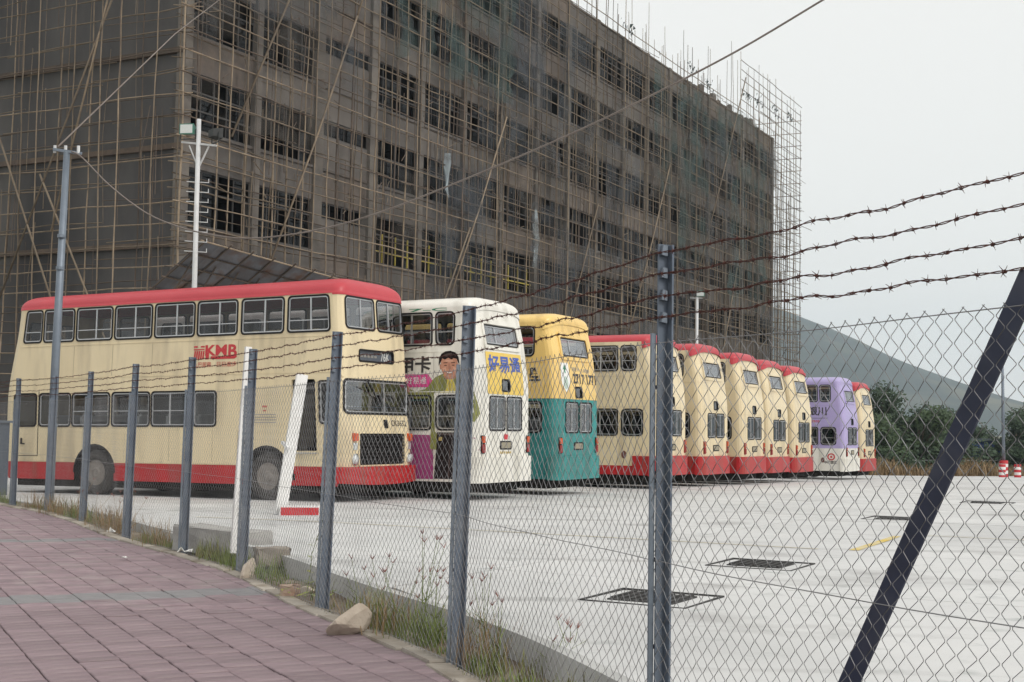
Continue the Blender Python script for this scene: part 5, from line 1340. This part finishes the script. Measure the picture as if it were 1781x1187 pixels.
# tall wispy weeds with reddish seed heads
for k, (x, y, h) in enumerate([(-.62, 9.75, .80), (-.80, 9.95, .62), (-.98, 10.4, .66), (-.52, 9.6, .56), (-.15, 9.25, .62), (.42, 8.75, .42), (.30, 8.5, .36), (-1.25, 11.2, .5), (-.70, 10.0, .46), (-.05, 9.1, .48), (-5.35, 18.8, .75), (-5.6, 19.1, .66), (-7.0, 21.6, .7), (-6.55, 21.0, .62)]):
    w = empty('seed_weed', (x, y, pathz(y) - .01), 0, 'thin wispy weed with reddish seed heads poking up through the fence' if k < 10 else 'bare dry weed stalk between the far fence posts', 'weed', 'wispy weeds along the fence' if k < 10 else 'dry weed stalks')
    m = MB(); tips = []
    for q in range(rg.randint(3, 5)):
        dx_, dy_ = rg.gauss(0, .10), rg.gauss(0, .06); hh = h * rg.uniform(.65, 1.0); m.tube([(0, 0, 0), (dx_ * .3, dy_ * .3, hh * .5), (dx_, dy_, hh)], [.003, .0024, .0016], 4); tips.append((dx_, dy_, hh))
        for z in range(3): m.add([(dx_ * .2, dy_ * .2, hh * .2 * z), (dx_ * .2 + .01, dy_ * .2, hh * .2 * z), (dx_ * .2 + rg.gauss(0, .1), dy_ * .2 + rg.gauss(0, .06), hh * .2 * z + .12)], [(0, 1, 2)])
    m.build('stem', GRASS if k < 10 else DRYG, w)
    for (a, b, c) in tips:
        m = MB()
        for q in range(7): 
            an = rg.uniform(0, 6.28); l = rg.uniform(.03, .065); m.tube([(a, b, c), (a + math.cos(an) * l * .6, b + math.sin(an) * l * .5, c + l * .75)], [.0028, .001], 3)
        m.build('seed_head', SEEDR, w)
# creeper on the mesh
cr = empty('creeper', (-1.82, 12.05, .0), 0, 'thin creeper with yellow-green leaves climbing the fence mesh', 'creeper')
m = MB(); P = [(0, 0, 0), (.03, .02, .2), (.05, -.02, .4), (.12, -.05, .62), (.2, -.25, .82)]; m.tube(P, .003, 4); m.build('stem', GRASS, cr)
for k in range(26):
    f = rg.random() ** .8; i = min(3, int(f * 4)); g = f * 4 - i; p = Vector(P[i]).lerp(Vector(P[i + 1]), g); s = rg.uniform(.018, .034) * (1.3 - f * .6); a = rg.uniform(0, 6.28); m = MB()
    d = Vector((math.cos(a), math.sin(a) * .5, rg.uniform(-.4, .4))); sd = d.cross(Vector((0, 0, 1))).normalized() * .7
    m.add([p, p + d * s + sd * s, p + d * s * 2.2, p + d * s - sd * s], [(0, 1, 2, 3)]); m.build('leaf', LEAFY, cr)
for k in range(30):
    m = MB(); a = rg.uniform(0, 6.28); s = rg.uniform(.02, .045); p = Vector((rg.gauss(0.05, .16), rg.gauss(-.1, .2), rg.uniform(.02, .12))); d = Vector((math.cos(a), math.sin(a), rg.uniform(0, .5))); sd = d.cross(Vector((0, 0, 1))).normalized()
    m.add([p, p + d * s + sd * s * .6, p + d * s * 2, p + d * s - sd * s * .6], [(0, 1, 2, 3)]); m.build('leaf', LEAFY if rg.random() < .5 else GRASS, cr)

# ------------------------------------------------------------------ far edge of the yard
def tree(name, x, y, h, w, label, mat, seed, nl=4200, group='trees beyond the yard', zb=-1.6):
    r = random.Random(seed); t = empty(name, (x, y, zb), 0, label, 'tree', group)
    m = MB(); m.tube([(0, 0, 0), (r.gauss(0, .1), r.gauss(0, .1), h * .3), (r.gauss(0, .2), r.gauss(0, .2), h * .7)], [.16, .12, .05], 7)
    lob = []
    for k in range(13):
        a = r.uniform(0, 6.28); rad = r.uniform(.1, .5) * w; zz = h * r.uniform(.25, .94); lob.append((math.cos(a) * rad, math.sin(a) * rad, zz, r.uniform(.10, .26) * w))
        m.tube([(0, 0, h * .3), (lob[-1][0] * .5, lob[-1][1] * .5, (h * .3 + zz) / 2), lob[-1][:3]], [.07, .05, .02], 5)
    m.build('trunk', BARK, t, True)
    m = MB()
    for k in range(nl):
        lx, ly, lz, lr = lob[r.randrange(len(lob))]; d = Vector((r.gauss(0, 1), r.gauss(0, 1), r.gauss(0, .75))).normalized() * lr * r.uniform(.45, 1.12)
        p = Vector((lx, ly, lz)) + d; s = r.uniform(.09, .19); u = Vector((r.gauss(0, 1), r.gauss(0, 1), r.gauss(0, 1))).normalized(); v = u.orthogonal().normalized()
        m.add([p - u * s, p + v * s * .6, p + u * s, p - v * s * .6], [(0, 1, 2, 3)])
    m.build('crown', mat, t); return t
TL = [(23.6, 87, 5.0, 4.4, 'bushy tree just right of the farthest bus', LEAF2), (25.6, 92, 7.0, 5.0, 'tallest tree of the clump right of the farthest bus', LEAF1), (27.8, 90, 5.8, 4.6, 'rounded tree in the middle of the clump beyond the yard', LEAF2), (30.2, 93, 5.4, 4.4, 'dark tree right of the middle of the clump, left of the brace', LEAF1), (32.2, 97, 4.6, 4.0, 'low tree showing behind the diagonal brace', LEAF2), (35.0, 92, 5.6, 4.2, 'dark tree left of the slender lamp post', LEAF1), (37.2, 95, 6.6, 4.8, 'tall dark tree at the right edge behind the lamp post', LEAF1), (40.5, 97, 6.8, 5.0, 'dark tree mostly cut off by the right edge', LEAF2), (20.5, 96, 6.0, 5.0, 'tree half hidden behind the farthest bus', LEAF1)]
TL += [(29.0, 98, 6.2, 5.2, 'broad dark tree set back behind the middle of the clump', LEAF1), (24.5, 99, 6.0, 5.2, 'set-back tree behind the tallest one of the clump', LEAF2), (33.6, 100, 5.6, 5.0, 'set-back tree behind the blue shed', LEAF1)]
for k, (x, y, h, w, lab, mt) in enumerate(TL): tree('bushy_tree', x, y, h * (1.0 if k == 1 else .82), w, lab, mt, 40 + k)
m = MB()
for k in range(9000):
    f = rg.random(); x = 15 + f * 32; y = 78.6 + (x - 24.2) * .577 + rg.uniform(.6, 9); z = -1.35
    blade(m, x, y, z, rg.uniform(.3, 1.15) * (1 + .3 * math.sin(x * .9)), rg.uniform(.02, .045))
tag(m.build('bank_weeds', DRYG), 'brown weeds on the bank beyond the far edge of the yard', 'weeds', kind='stuff')
m = MB()
for k in range(9000):
    x = 15 + rg.random() * 32; y = 78.6 + (x - 24.2) * .577 + rg.uniform(5, 12); p = Vector((x, y, -1.3 + abs(rg.gauss(0, 1.1)))); s = rg.uniform(.08, .18); u = Vector((rg.gauss(0, 1), rg.gauss(0, 1), rg.gauss(0, 1))).normalized(); v = u.orthogonal()
    m.add([p - u * s, p + v * s * .6, p + u * s, p - v * s * .6], [(0, 1, 2, 3)])
tag(m.build('undergrowth', LEAF1), 'dark undergrowth below the far trees', 'bushes', kind='stuff')
gl = empty('guard_rail', (15, 76.5, -1.3), math.atan(.577), 'pale metal guard rail running in front of the far trees', 'guard rail')
m = MB(); m.box(0, 42, 4.0, 4.06, .95, 1.02); m.build('top_rail', RAILM, gl)
m = MB(); m.box(0, 42, 4.0, 4.05, .5, .55); m.build('lower_rail', RAILM, gl)
for k in range(21): m = MB(); m.box(k * 2.05, k * 2.05 + .08, 3.98, 4.06, 0, 1.0); m.build('post', RAILM, gl)
sh_ = empty('site_shed', (34.6, 98, -1.6), .2, 'small blue shed among the far trees', 'shed')
m = MB(); m.box(-1.3, 1.3, -1, 1, 0, 2.6); m.build('wall', BLUEM, sh_); m = MB(); m.box(-1.5, 1.5, -1.2, 1.2, 2.6, 2.75); m.build('roof', GALV, sh_); m = MB(); m.box(-.4, .4, -1.03, -1.0, 0, 2.0); m.build('door', CABM, sh_)
for k, (x, y, lab) in enumerate([(29.2, 78.7, 'red and white striped drum left of the slender lamp post'), (30.3, 79.2, 'red and white striped drum at the right edge of the yard')]):
    d = empty('striped_drum', (x, y, -1.05), 0, lab, 'drum', 'striped drums')
    for q in range(5): m = MB(); m.lathe([(.19, 0), (.2, .03), (.2, .14), (.19, .155)], (0, 0, .16 * q), 'z', 16); m.build('stripe_band', INKR if q % 2 == 0 else INKW, d)

# ------------------------------------------------------------------ haze
m = MB(); m.box(-3300, 3300, -200, 3850, -3.6, 330)
hz = m.build('haze', [], None); hm = bpy.data.materials.new('haze'); hm.use_nodes = True; t = hm.node_tree; t.nodes.clear()
o = t.nodes.new('ShaderNodeOutputMaterial'); pv = t.nodes.new('ShaderNodeVolumePrincipled'); pv.inputs['Density'].default_value = .0002; pv.inputs['Color'].default_value = (.74, .87, 1.0, 1); pv.inputs['Anisotropy'].default_value = .2
t.links.new(pv.outputs[0], o.inputs['Volume']); hz.data.materials.append(hm); tag(hz, kind='stuff')
